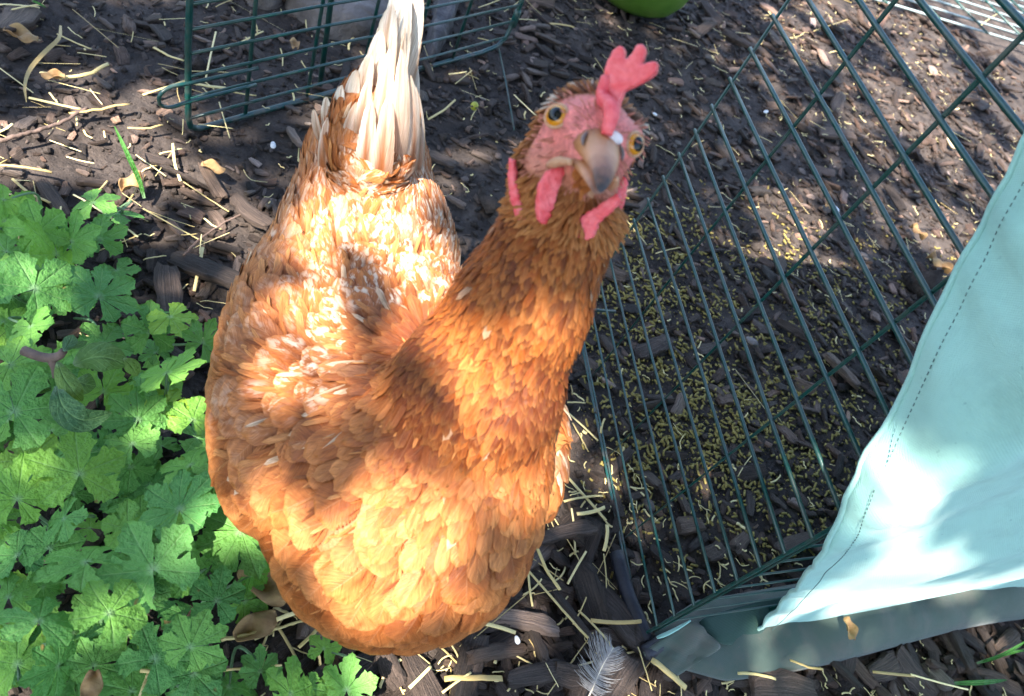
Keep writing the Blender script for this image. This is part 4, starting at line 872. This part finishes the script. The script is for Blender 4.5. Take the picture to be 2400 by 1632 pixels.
# flat folded panel in the sun at the far end
fp = empty('folded_panel', at(2250, 20)); tag(fp, 'pale wire panel lying flat in the sun beyond the cage', 'wire panel')
Q0, Q1, Q2 = at(1985, 0), at(2420, 128), at(2400, -60); qd = unit(Q1 - Q0); qn = unit(A([-qd[1], qd[0], 0])); QL = 1.6
m = MB()
for k in range(9): m.tube([Q0 - qd * .3 + qn * k * .055 + A([0, 0, .02]), Q0 + qd * QL + qn * k * .055 + A([0, 0, .02])], .0030, 6)
m.build('long_wires', M['wire_pale'], fp)
m = MB()
for k in range(8): m.tube([Q0 + qd * (k * .2 - .1) - qn * .02 + A([0, 0, .026]), Q0 + qd * (k * .2 - .1) + qn * .5 + A([0, 0, .026])], .0028, 6)
m.build('cross_wires', M['wire'], fp)
# ---------------------------------------------------------------- cut-leaved plants at the left
gr = random.Random(11); gn = np.random.default_rng(11)
LU = [0, .12, .25, .34, .45, .56, .645, .69, .715, .74, .80, .845, .875, .90, .955, 1.0]
LW = [0, .05, .108, .148, .170, .220, .275, .288, .248, .200, .208, .205, .160, .115, .088, .018]
def leaf_mesh(k):
    V, Fc, UV = [], [], []
    n7 = 5 if k % 4 else 7; step = 46 if n7 == 7 else 64; tn = math.tan(math.radians(step / 2)) / .4348
    lens = {7: [.70, .88, .98, 1., .97, .86, .72], 5: [.78, .95, 1., .94, .8]}[n7]; droop = gn.uniform(.02, .26); fold = gn.uniform(-.06, .16)
    for l in range(n7):
        ang = math.radians((l - (n7 - 1) / 2) * step) + gn.normal(0, .03); le = lens[l] * gn.uniform(.93, 1.06); ca, sa = math.cos(ang), math.sin(ang); b0 = len(V); wl = gn.uniform(.9, 1.04); tz = gn.normal(0, .09); wv = gn.uniform(0, 6)
        for i, u in enumerate(LU):
            uu = u if u <= .34 else .34 + (u - .34) * (le - .34) / .66
            for v in (-1, -.5, 0, .5, 1):
                w_ = LW[i] * (tn if u <= .34 else 1 + (tn - 1) * .62) * (1 if u <= .34 else wl) * v * (1 + (gn.normal(0, .045) if u > .5 else 0)); x, y = uu + (gn.normal(0, .008) if u > .5 else 0), w_
                z = .05 * abs(v) * u - droop * uu * uu + (tz + .03 * math.sin(6 * u + wv)) * max(0, u - .42) - fold * abs(math.sin(ang)) * u + .0022 * l
                V.append((x * ca - y * sa, x * sa + y * ca, z)); UV.append((u, v))
        Fc += [(b0 + i * 5 + j, b0 + (i + 1) * 5 + j, b0 + (i + 1) * 5 + j + 1, b0 + i * 5 + j + 1) for i in range(len(LU) - 1) for j in range(4)]
    m = mesh('leaf', V, Fc, UV); m.materials.append(M['leaf']); return m
LMS = [leaf_mesh(k) for k in range(12)]
CENT = [((130, 575), 'geranium with soft grey green leaves near the straw at the top of the patch'), ((250, 490), 'small sprig of two green leaves crossed by a long straw'), ((75, 720), 'geranium with a sunlit pale leaf centre at the left edge'), ((240, 690), 'geranium with brown nibbled leaf edges beside the bark strip'),
        ((390, 850), 'geranium with one wide leaf between fallen oval leaves and the hen'), ((30, 930), 'bright geranium at the left edge beside the fallen oval leaves'), ((310, 990), 'geranium growing between the fallen oval leaves and the wing'), ((180, 1110), 'large light green geranium with a broad many lobed leaf'), ((440, 1150), 'geranium with spread leaves beside the lower wing of the hen'),
        ((565, 1250), 'geranium leaf plant touching the left side of the breast'), ((60, 1290), 'shaded geranium at the left edge below the broad leaf'), ((340, 1340), 'yellow green geranium with the brightest long lobed leaf'), ((500, 1400), 'small geranium beside the gap under the breast'), ((230, 1440), 'geranium with a star shaped mid green leaf in the lower patch'),
        ((60, 1540), 'dark blurred geranium in the bottom corner of the patch'), ((400, 1560), 'geranium with a yellowing lobe over dry stems'), ((640, 1600), 'small geranium below the dry stems near the breast'), ((800, 1590), 'young leafy sprig on bark under the breast of the hen')]
PLN = []
for (px, py), lab in CENT:
    e = empty('geranium_plant', at(px, py)); tag(e, lab, 'plant', 'cut leaved plants at the left'); PLN.append(e)
def add_leaf(px, py, r, ang, z, tilt=.22, stalk=True, tone=None):
    i = min(range(len(CENT)), key=lambda k: (CENT[k][0][0] - px) ** 2 + (CENT[k][0][1] - py) ** 2); e = PLN[i]
    c = at(px, py, z); dep = (c - O) @ R[:, 2]; s = r * dep / 1700. * 1.04
    # image angle -> ground angle
    d = at(px + 20 * math.cos(ang), py + 20 * math.sin(ang), z) - c; yaw = math.atan2(d[1], d[0])
    o = bpy.data.objects.new('leaf', LMS[gr.randrange(12)]); COL.objects.link(o); o.parent = e; o.matrix_parent_inverse = Matrix.Translation(-e.location)
    o.location = c; o.scale = (s, s * gr.choice((-1, 1)) * gr.uniform(.9, 1.1), s); o.rotation_mode = 'XYZ'; o.rotation_euler = (gr.gauss(0, tilt), gr.gauss(0, tilt), yaw)
    if stalk:
        b = at(px, py) * .55 + A(e.location) * .45 + A([gr.gauss(0, .01), gr.gauss(0, .01), 0]); b[2] = -.005; m = MB(); mid = (b + c) / 2 + A([gr.gauss(0, .008), gr.gauss(0, .008), .008]); m.tube(smooth_pts([c - A([0, 0, .0008]), mid, b], 10), np.linspace(.0009, .0012, 10), 6); m.build('leaf_stalk', M['blade'], e)
U = -math.pi / 2
MAIN = [(186, 1112, 112, U, .075), (41, 1170, 98, U + .3, .060), (310, 1042, 78, U - .4, .062), (421, 1195, 108, U, .070), (446, 1091, 82, U + .2, .060), (565, 1244, 122, 1.2, .058), (202, 1318, 105, 3.6, .068), (359, 1335, 128, U - .5, .080), (91, 1455, 105, U + .1, .072), (256, 1438, 102, U + .6, .075), (508, 1409, 78, U + .2, .060),
        (458, 1339, 72, 3.3, .050), (363, 1545, 98, U + .7, .072), (446, 1517, 82, U + .4, .058), (41, 1302, 74, U, .050), (116, 1285, 78, U + .5, .046), (430, 1228, 50, U, .045), (454, 1578, 84, .8, .055), (536, 1611, 76, 1.0, .045), (611, 1574, 58, U, .045), (681, 1628, 88, U + .1, .050), (813, 1618, 76, U, .045), (759, 1521, 44, U + .3, .030), (41, 1558, 105, U, .035), (136, 1562, 92, 2.5, .040),
        (34, 966, 118, U + .5, .078), (218, 476, 64, U - .15, .040), (276, 500, 56, .2, .036), (80, 677, 104, U + .9, .070), (72, 765, 74, 1.5, .074), (232, 696, 94, U + .2, .066), (133, 597, 82, U + .4, .055), (91, 540, 74, U - .5, .048), (167, 567, 74, U + .5, .050), (235, 563, 62, U, .044), (391, 875, 94, U + .1, .064), (353, 780, 74, U, .040), (399, 742, 62, 1.0, .044),
        (243, 806, 74, U + .5, .038), (25, 856, 84, .2, .058), (243, 920, 68, U + .6, .050), (323, 985, 82, U, .056), (8, 468, 46, U, .035), (15, 590, 66, U, .042), (475, 803, 62, U + .5, .036), (380, 962, 72, U + .6, .046), (452, 985, 68, U + .3, .046), (330, 913, 48, U, .040), (500, 1140, 70, .4, .045), (560, 1130, 60, .3, .035), (120, 1010, 60, U, .050), (150, 1215, 70, 2.4, .050), (300, 1240, 66, U, .048), (20, 1400, 70, U, .050), (590, 1350, 60, .8, .035), (310, 1620, 80, U, .045), (220, 1560, 70, U + .4, .035)]
for q in MAIN: add_leaf(q[0], q[1], q[2] * 1.03, q[3], q[4] + .010 + gr.gauss(0, .010), .36)
POLY = [(-30, 440), (120, 500), (215, 560), (300, 620), (330, 700), (420, 760), (520, 800), (520, 950), (560, 1080), (630, 1180), (660, 1330), (590, 1400), (560, 1440), (600, 1560), (700, 1600), (860, 1632), (860, 1680), (-30, 1680)]
def inpoly(x, y):
    c = False
    for (x0, y0), (x1, y1) in zip(POLY, POLY[1:] + POLY[:1]):
        if (y0 > y) != (y1 > y) and x < (x1 - x0) * (y - y0) / (y1 - y0) + x0: c = not c
    return c
k = 0
while k < 95:
    x, y = gr.uniform(-40, 860), gr.uniform(440, 1680)
    if not inpoly(x, y) or (y > 1430 and x > 380 and gr.random() < .6) or (720 < y < 980 and 60 < x < 340 and gr.random() < .6): continue
    add_leaf(x, y, gr.uniform(45, 80), gr.uniform(0, 6.28), gr.uniform(.004, .030), .36, False); k += 1
# broken twig with oval leaves lying on the plants
tw = empty('broken_twig', at(130, 835)); tag(tw, 'broken brown twig with long oval leaves lying on the geraniums', 'twig')
m = MB(); m.tube(smooth_pts([at(55, 822, .104), at(100, 838, .106), at(135, 836, .108), at(150, 822, .112)], 12), np.linspace(.0032, .0024, 12), 8); m.tube(smooth_pts([at(118, 838, .106), at(128, 860, .102), at(130, 885, .096)], 8), np.linspace(.0030, .0018, 8), 8); m.build('stem', M['twig'], tw)
def oval(pxs, zs_, w_, bend):
    P = smooth_pts([at(x, y, z + .034) for (x, y), z in zip(pxs, zs_)], 16); V = []; UV = []
    for i, p in enumerate(P):
        t = unit(P[min(i + 1, 15)] - P[max(i - 1, 0)]); b = unit(np.cross(t, unit(O - p))); up = unit(O - p); ww = w_ * max(.02, math.sin(math.pi * (.02 + .97 * i / 15))) ** .8
        for q in (-1, -.5, 0, .5, 1): V.append(p + b * q * ww + up * (bend * ww * abs(q) ** 1.5)); UV.append((i / 15, q))
    obj('leaf', V, [(i * 5 + j, i * 5 + j + 1, i * 5 + j + 6, i * 5 + j + 5) for i in range(15) for j in range(4)], M['oval'], tw, UV)
oval([(172, 855), (215, 838), (260, 840), (300, 858)], [.064, .070, .070, .060], .0095, -.25); oval([(135, 848), (150, 885), (175, 920), (194, 940)], [.072, .070, .066, .058], .0058, -.3); oval([(132, 905), (150, 955), (195, 985), (262, 968)], [.066, .066, .064, .058], .0085, .2)
oval([(290, 840), (310, 860), (322, 882)], [.066, .060, .054], .0048, -.3); oval([(178, 892), (200, 900), (225, 905)], [.056, .056, .050], .0070, -.2); oval([(150, 824), (165, 800), (172, 785)], [.080, .078, .074], .0040, -.2); oval([(60, 875), (90, 900), (120, 915)], [.050, .050, .046], .006, -.2); oval([(150, 815), (185, 808), (205, 800)], [.078, .074, .070], .0022, 0)
# ---------------------------------------------------------------- stones, plank, pot
def rock(name, poly, h, label, cat, mt, tilt=0.):
    """flat irregular slab over a ground outline"""
    P = A([at(*q) for q in poly]); c = P.mean(0); n = len(P); V = []; rings = [(1., -.01), (1.02, h * .45), (.95, h * .9), (.6, h), (.25, h * 1.02)]
    for sc, z in rings:
        for p in P: V.append(c + (p - c) * sc + A([rng.normal(0, .004), rng.normal(0, .004), z + rng.normal(0, .003) + tilt * (p - c)[1] * sc]))
    f = [(i * n + k, i * n + (k + 1) % n, (i + 1) * n + (k + 1) % n, (i + 1) * n + k) for i in range(len(rings) - 1) for k in range(n)] + [tuple((len(rings) - 1) * n + k for k in range(n))]
    o = obj(name, V, f, M[mt]); q = o.modifiers.new('s', 'SUBSURF'); q.levels = q.render_levels = 3; q.subdivision_type = 'CATMULL_CLARK'
    t = bpy.data.textures.get('rough') or bpy.data.textures.new('rough', 'CLOUDS'); t.noise_scale = .03
    d = o.modifiers.new('d', 'DISPLACE'); d.texture = t; d.strength = .012; d.texture_coords = 'GLOBAL'
    tag(o, label, cat); return o
rock('stone', [(650, 5), (690, 50), (760, 85), (850, 112), (905, 95), (930, 40), (920, -60), (800, -90), (690, -60)], .036, 'rough grey brown stone behind the wire panel beside the tail', 'stone', 'stone')
rock('stone', [(560, -10), (610, 22), (660, 18), (690, -40), (640, -90), (560, -70)], .05, 'dark stone in the shadow behind the upper wires of the panel', 'stone', 'stone')
rock('wood_plank', [(985, 165), (1025, 165), (1075, 20), (1090, -90), (1040, -100), (1010, 10)], .035, 'grey weathered plank end beside the rounded panel corner', 'plank', 'plank')
pb = at(1447, 30); pb = pb + unit(A([pb[0], pb[1], 0])) * .072
m = MB(); prof = [(.0, .000), (.045, .001), (.068, .006), (.088, .020), (.100, .042), (.106, .070), (.108, .105), (.110, .16), (.112, .20), (.118, .202), (.118, .212), (.106, .212), (.104, .19), (.100, .06), (0, .05)]
nn = 48; V = [(pb[0] + r_ * math.cos(2 * math.pi * k / nn), pb[1] + r_ * math.sin(2 * math.pi * k / nn), z) for r_, z in prof for k in range(nn)]
m.add(V, [(i * nn + k, i * nn + (k + 1) % nn, (i + 1) * nn + (k + 1) % nn, (i + 1) * nn + k) for i in range(len(prof) - 1) for k in range(nn)])
pot = m.build('plant_pot', M['pot']); tag(pot, 'round bottomed green plastic pot standing at the top beyond the head', 'pot')
# ---------------------------------------------------------------- small things on the ground
def berry():
    c = at(1112, 249, .012); e = empty('fallen_berry', A([c[0], c[1], 0])); tag(e, 'small yellow green berry with dry brown sepals beside the tail', 'berry')
    m = MB(); m.add(A(_uv) * A([.0052, .0052, .0058]) + c, _uf); m.build('fruit', mat_simple('berry', (.28, .30, .03), (.45, .42, .06), 120, .35), e)
    m = MB()
    for k in range(6):
        a = k * 1.05 + .3; d = A([math.cos(a), math.sin(a), .25]); m.tube([c + d * .004, c + d * .010 + A([0, 0, .001]), c + d * (.017 + .004 * (k % 3)) - A([0, 0, .004])], [.0012, .0009, .0002], 6)
    m.build('sepals', M['twig'], e)
berry()
def loose_feather():
    q0, q1 = at(1385, 1622, .020), at(1438, 1518, .028); e = empty('loose_feather', A([q0[0], q0[1], 0])); tag(e, 'fluffy grey white feather lying on bark beside the black cage foot', 'feather')
    ax = q1 - q0; Lf = np.linalg.norm(ax); t = ax / Lf; b = unit(np.cross(A([0, 0, 1.]), t)); up = A([0, 0, 1.])
    shaft = smooth_pts([q0 - t * .012, q0, q0 + ax * .5 + b * .002 + up * .003, q1], 20); m = MB(); m.tube(shaft, np.linspace(.0009, .0003, 20), 6); m.build('quill', mat_simple('quill', (.6, .5, .36), (.75, .66, .5), 80, .4), e)
    m = MB(); rr = random.Random(5)
    for sd in (-1, 1):
        for k in range(70):
            u = k / 69; p = q0 + ax * (u * .97) + b * .002 * math.sin(3 * u) + up * .003 * math.sin(math.pi * u); l_ = (.020 if sd > 0 else .016) * (math.sin(math.pi * (.18 + .75 * u)) ** .7) * rr.uniform(.75, 1.1)
            fl = .2 + .7 * u; d = unit(b * sd + t * (fl - .35 * (u < .35)) + up * rr.gauss(.05, .16)); g = unit(t * .6 + up * rr.gauss(-.4, .3))
            m.tube([p, p + d * l_ * .4 + g * l_ * .04, p + d * l_ * .75 + g * l_ * .16, p + d * l_ + g * l_ * .36], [.0003, .00028, .0002, .00007], 4, False)
    m.build('barbs', M['paleplume'], e)
loose_feather()
def twig(name, pxs, z, r_, label, mt='twig', cat='twig'):
    P = smooth_pts([at(x, y, z) for x, y in pxs], 24); m = MB(); m.tube([p + A([0, 0, rng.normal(0, .0006)]) for p in P], np.linspace(r_, r_ * .6, 24) * rng.uniform(.85, 1.15, 24), 8); tag(m.build(name, M[mt]), label, cat)
twig('twig', [(0, 330), (75, 310), (140, 288), (205, 252)], .010, .0022, 'reddish brown twig lying across straw at the left edge')
twig('twig', [(430, 600), (470, 560), (530, 520), (600, 485)], .008, .0012, 'thin grey twig beside the rump of the hen')
twig('dry_stalk', [(330, 1572), (430, 1580), (560, 1568), (660, 1560)], .055, .0011, 'long dry stem lying over the lower geranium leaves', 'straw', 'stem')
twig('dry_stalk', [(350, 1572), (335, 1610), (320, 1650)], .050, .001, 'short dry stem hanging down between the lower geranium leaves', 'straw', 'stem')
twig('dry_stalk', [(520, 1500), (640, 1475), (760, 1440)], .012, .0013, 'dry stem reaching from the leaves to the breast of the hen', 'straw', 'stem')

def blade(pxs, w_, label, zs_):
    P = smooth_pts([at(x, y, z) for (x, y), z in zip(pxs, zs_)], 16); V = []; UV = []
    for i, p in enumerate(P):
        t = unit(P[min(i + 1, 15)] - P[max(i - 1, 0)]); b = unit(np.cross(t, unit(O - p))); ww = w_ * math.sin(math.pi * (.12 + .86 * i / 15)) ** .6
        for k in (-1, 0, 1): V.append(p + b * k * ww - unit(O - p) * (.0006 if k == 0 else 0)); UV.append((i / 15, k * .5))
    o = obj('grass_blade', V, [(i * 3 + k, i * 3 + k + 1, i * 3 + k + 4, i * 3 + k + 3) for i in range(15) for k in (0, 1)], M['blade'], None, UV); tag(o, label, 'grass blade', 'green grass blades')
blade([(338, 465), (325, 420), (298, 360), (268, 296)], .0021, 'dark green grass blade standing above the geranium leaves', [.006, .02, .04, .05])
blade([(2230, 1602), (2300, 1600), (2360, 1594)], .0022, 'short green grass blade lying below the fabric hem', [.010, .02, .02])
blade([(2290, 1555), (2350, 1535), (2410, 1500)], .0016, 'thin bright grass blade beside the fabric hem', [.01, .03, .05])
blade([(2340, 1540), (2380, 1528), (2420, 1522)], .0012, 'faint grass blade at the corner beside the fabric hem', [.01, .025, .03])
def straw_leaf(pxs, w_, label, zs_):
    blade(pxs, w_, label, zs_); o = bpy.context.scene.objects[-1] if False else [q for q in COL.objects if q.get('label') == label][0]; o.name = 'straw_leaf'; o.data.materials.clear(); o.data.materials.append(M['straw']); o['category'] = 'straw leaf'; del o['group']
straw_leaf([(142, 60), (138, 90), (105, 122), (72, 160), (58, 200), (62, 240)], .0019, 'folded yellow straw leaf at the upper left', [.012, .016, .014, .014, .012, .008])
blade([(75, 2), (90, 8), (108, 18)], .0012, 'small green grass blade at the upper left corner', [.008, .012, .012])
def bit(name, x, y, s, label, cat, mt, z=.008):
    c = at(x, y, z); v = A(_uv)[::1] * A([1, .7, .35]) * s * (1 + .10 * np.sin(A(_uv)[:, :1] * 3 + x)); tag(obj(name, v @ rotm(x, .2, .1).T + c, _uf, mt), label, cat)
W_ = mat_simple('pale_chalk', (.55, .53, .52), (.75, .73, .72), 200, .8)
bit('pebble', 640, 340, .0042, 'pale grey pebble left of the rump', 'pebble', W_); bit('pebble', 1795, 262, .005, 'white flake lying in the cage below the hook', 'pebble', W_); bit('pebble', 2095, 1040 - 500, .006, 'grey round snail shell in the far end of the cage', 'shell', M['stone'])
bit('pebble', 1960, 490, .006, 'cream flake on the mulch behind the cage wires', 'pebble', W_); bit('stone', 1762, 800, .009, 'pale brown stone among the feed pellets', 'stone', M['stone']); bit('stone', 2025, 600, .010, 'flat grey stone among wires at the right of the cage', 'stone', M['stone'])
bit('stone', 2230, 335, .014, 'tan stone in the sunny far end of the cage', 'stone', mat_simple('tan_stone', (.24, .17, .10), (.42, .33, .22), 60, .85, .6)); bit('plastic_scrap', 526, 770, .006, 'tiny blue plastic scrap between leaves and hen', 'scrap', mat_simple('blue_plastic', (.02, .12, .42), (.04, .2, .55), 50, .4))
bit('pebble', 1212, 1500, .003, 'tiny white speck on top of a bark chip', 'pebble', W_, .022); bit('pebble', 1535, 268, .005, 'white dropping on the mulch beside the head', 'pebble', W_)
def crumple(px, py, s, label, mt='dry', z=.012):
    c = at(px, py, z); V = []
    for i in range(7):
        for j in range(5): u, v = (i / 6 - .5), (j / 4 - .5); V.append(c + A([u * s, v * s * .55 * (1.1 - 2.6 * u * u), s * (.22 * math.sin(u * 7 + px) * math.cos(v * 5) + .25 * abs(v))]) @ rotm(px * .37, 0, 0))
    o = obj('dry_leaf', V, [(i * 5 + j, i * 5 + j + 1, (i + 1) * 5 + j + 1, (i + 1) * 5 + j) for i in range(6) for j in range(4)], M[mt]); q = o.modifiers.new('s', 'SUBSURF'); q.levels = q.render_levels = 2; q = o.modifiers.new('t', 'SOLIDIFY'); q.thickness = .0005; tag(o, label, 'dry leaf', 'curled dry leaves')
crumple(500, 395, .022, 'curled brown dry leaf near the rump of the hen'); crumple(310, 430, .026, 'curled brown dry leaf at the foot of the grass blade'); crumple(125, 180, .020, 'orange dry leaf scrap below the pale straw'); crumple(50, 85, .03, 'tan dry leaf at the upper left corner'); crumple(1990, 1474, .019, 'crumpled orange dry leaf caught between flap and skirt', z=.040)
crumple(620, 1370, .04, 'brown dry leaf between geranium and breast'); crumple(600, 1470, .03, 'olive dry leaf under the lower geranium leaves'); crumple(215, 1612, .018, 'brown withered flower head among the lower leaves', z=.05); crumple(690, 105, .02, 'yellow leaf scrap behind the wire panel'); crumple(2200, 620, .04, 'pale curled dry leaf beside the cloth edge')
crumple(2150, 545, .03, 'sunlit tan dry leaf in the far end of the cage'); crumple(1940, 480, .02, 'cream curled leaf behind the cage wires')
# ---------------------------------------------------------------- unseen tree, its crown shaped to dapple everything
def tree():
    tg_ = np.random.default_rng(21)
    e = empty('tree', A([-1.6, -2.3, 0])); tag(e, 'leafy tree overhanging the hen run from behind the viewer', 'tree')
    m = MB(); tr = smooth_pts([(-1.6, -2.3, -.1), (-1.55, -2.25, 1.), (-1.5, -2.1, 2.2), (-1.3, -1.8, 3.2), (-1.0, -1.5, 4.0)], 24); m.tube(tr, np.linspace(.14, .05, 24), 12)
    Pc = A([.15, .45, 0]) + SUN * 2.6
    for k in range(9):
        st_ = tr[10 + k]; tgt = Pc + A([tg_.uniform(-1.2, 1.2), tg_.uniform(-1.2, 1.2), tg_.uniform(-.2, .3)]); m.tube(smooth_pts([st_, (st_ + tgt) / 2 + A([0, 0, .25]), tgt], 14), np.linspace(.014, .003, 14), 6)
    m.build('trunk', M['twig'], e)
    u1 = unit(np.cross(SUN, A([1., 0, 0]))); u2 = np.cross(SUN, u1)
    n = 23000; a, b, d = tg_.uniform(-1.65, 1.65, n), tg_.uniform(-1.65, 1.65, n), tg_.uniform(-.35, .35, n)
    c = Pc + np.outer(a, u1) + np.outer(b, u2) + np.outer(d, SUN)
    keep = np.ones(n, bool)
    def openings(p, r):                                   # leaves left out of the crown so the sun reaches p
        nonlocal keep
        q = c - A(p); q = q - np.outer(q @ SUN, SUN); keep &= np.linalg.norm(q, axis=1) > r
    for p, r in GAPS: openings(p, r)
    ph = proj(c - SUN * ((c[:, 2:3] - .2) / SUN[2])); hx, hy = ph[:, 0], ph[:, 1]      # crown thinned to let more sun onto hen and plants
    thinq = ((hx - (1000 - .30 * (hy - 900))) / 420) ** 2 + ((hy - 900) / 640) ** 2 < 1
    keep &= ~(thinq & (tg_.random(n) < np.where(hx > 900 + .0 * hy, .84, .66))); keep &= ~(~thinq & (hx < 700) & (tg_.random(n) < .24))
    pxy = proj(c - SUN * ((c[:, 2:3] - .0) / SUN[2]))      # where each leaf's shade lands
    far = ((pxy[:, 0] > 1750) & (pxy[:, 1] < 700)) ; cl2 = np.sin(a * 13 + 2 * np.sin(b * 8)) * np.sin(b * 14 + 2 * np.sin(a * 9)); keep &= ~(far & ((cl2 > .02) | (tg_.random(n) < .42)))
    cl = np.sin(a * 9 + 2 * np.sin(b * 5)) * np.sin(b * 10 + 2 * np.sin(a * 6)); keep &= ~((cl > .93) & (pxy[:, 1] > 1500))
    c = c[keep]
    for p, r in SHADES:                                   # extra leaf clusters added to keep these places in shade
        nn2 = int(9000 * r + 40); c = np.vstack([c, A(p) + SUN * (2.6 / 1) + np.outer(tg_.uniform(-r, r, nn2), u1) + np.outer(tg_.uniform(-r, r, nn2), u2) + np.outer(tg_.uniform(-.25, .25, nn2), SUN)])
    n = len(c)
    nn_ = unit(tg_.normal(0, .55, (n, 3)) + A([0, 0, 1.])); t1 = unit(np.cross(nn_, unit(tg_.normal(size=(n, 3))))); t2 = np.cross(nn_, t1); s_ = tg_.uniform(.030, .050, n)[:, None]
    shp = [(-1, 0), (-.3, .48), (.45, .42), (1.1, 0), (.45, -.42), (-.3, -.48)]
    V = np.stack([c + t1 * s_ * x + t2 * s_ * y + nn_ * s_ * (.18 * abs(y) * 2 - .1 * x * x) for x, y in shp], 1).reshape(-1, 3)
    fc = (A([(0, 1, 2, 3), (0, 3, 4, 5)])[None] + (np.arange(n) * 6)[:, None, None]).reshape(-1, 4)
    obj('crown', V, fc, M['oval'], e, np.tile(A([(x * .5 + .5, y) for x, y in shp]), (n, 1)))
def onhen(px, py):
    d = ray(px, py); q = bvh.ray_cast(Vector(O), Vector(d)); return A(q[0]) if q[0] is not None else at(px, py, .2)
fbm = BVHTree.FromPolygons([tuple(p) for p in V_flap], F_flap)
def oncloth(px, py):
    q = fbm.ray_cast(Vector(O), Vector(ray(px, py))); return A(q[0]) if q[0] is not None else CN + ee * .3 + A([0, 0, .2])
GAPS = [(onhen(820, 800), .024), (onhen(930, 760), .018), (onhen(1180, 800), .012), (onhen(1060, 980), .016), (onhen(1100, 900), .016), (onhen(900, 1000), .014), (onhen(1050, 1350), .014), (onhen(760, 1150), .012), (onhen(640, 880), .012), (onhen(1000, 1180), .012), (at(120, 120), .05), (at(60, 350), .05), (at(220, 250), .035),
        (oncloth(2250, 900), .030), (oncloth(2320, 1010), .035), (oncloth(2160, 1150), .035), (oncloth(2050, 1300), .030), (oncloth(1950, 1390), .022), (oncloth(2300, 1170), .036), (oncloth(2385, 800), .03), (oncloth(1850, 1440), .016), (onhen(925, 575), .028), (onhen(870, 530), .020), (onhen(975, 650), .018), (onhen(760, 500), .016), (onhen(800, 620), .014), (onhen(700, 560), .010), (onhen(1085, 1040), .012), (onhen(1100, 1120), .015), (onhen(1120, 1205), .018), (onhen(1180, 1240), .018), (onhen(1225, 1150), .012), (onhen(1325, 1090), .016), (onhen(1160, 1070), .010), (at(965, 20, .335), .016), (at(945, 110, .32), .012),
        (at(72, 765, .08), .010), (at(350, 385), .05), (at(350, 1310, .09), .022), (at(590, 540), .045), (at(250, 290), .022), (at(120, 1080, .07), .015), (at(1445, 140, .43), .006)]
for _s, _z in ((.12, .13), (.17, .15), (.22, .18), (.28, .21), (.35, .24), (.22, .12), (.30, .13), (.38, .16), (.14, .28), (.07, .22), (.46, .28), (.26, .28)): GAPS.append((CN + ee * _s + wd_ * .02 + A([0, 0, _z]), .036))
SHADES = [(at(1640, 1455, .03), .022), (HO + A([0, 0, .01]), .030), (A([.30, .62, .05]), .12), (A([.17, .68, .0]), .10), (at(560, 130), .06), (at(1300, 120), .12)]
for _s, _z, _r in ((.27, .21, .04), (.35, .22, .05), (.45, .24, .06), (.56, .26, .07)): GAPS.append((CN + ee * _s + n2 * .02 + A([0, 0, _z]), _r))
tree()
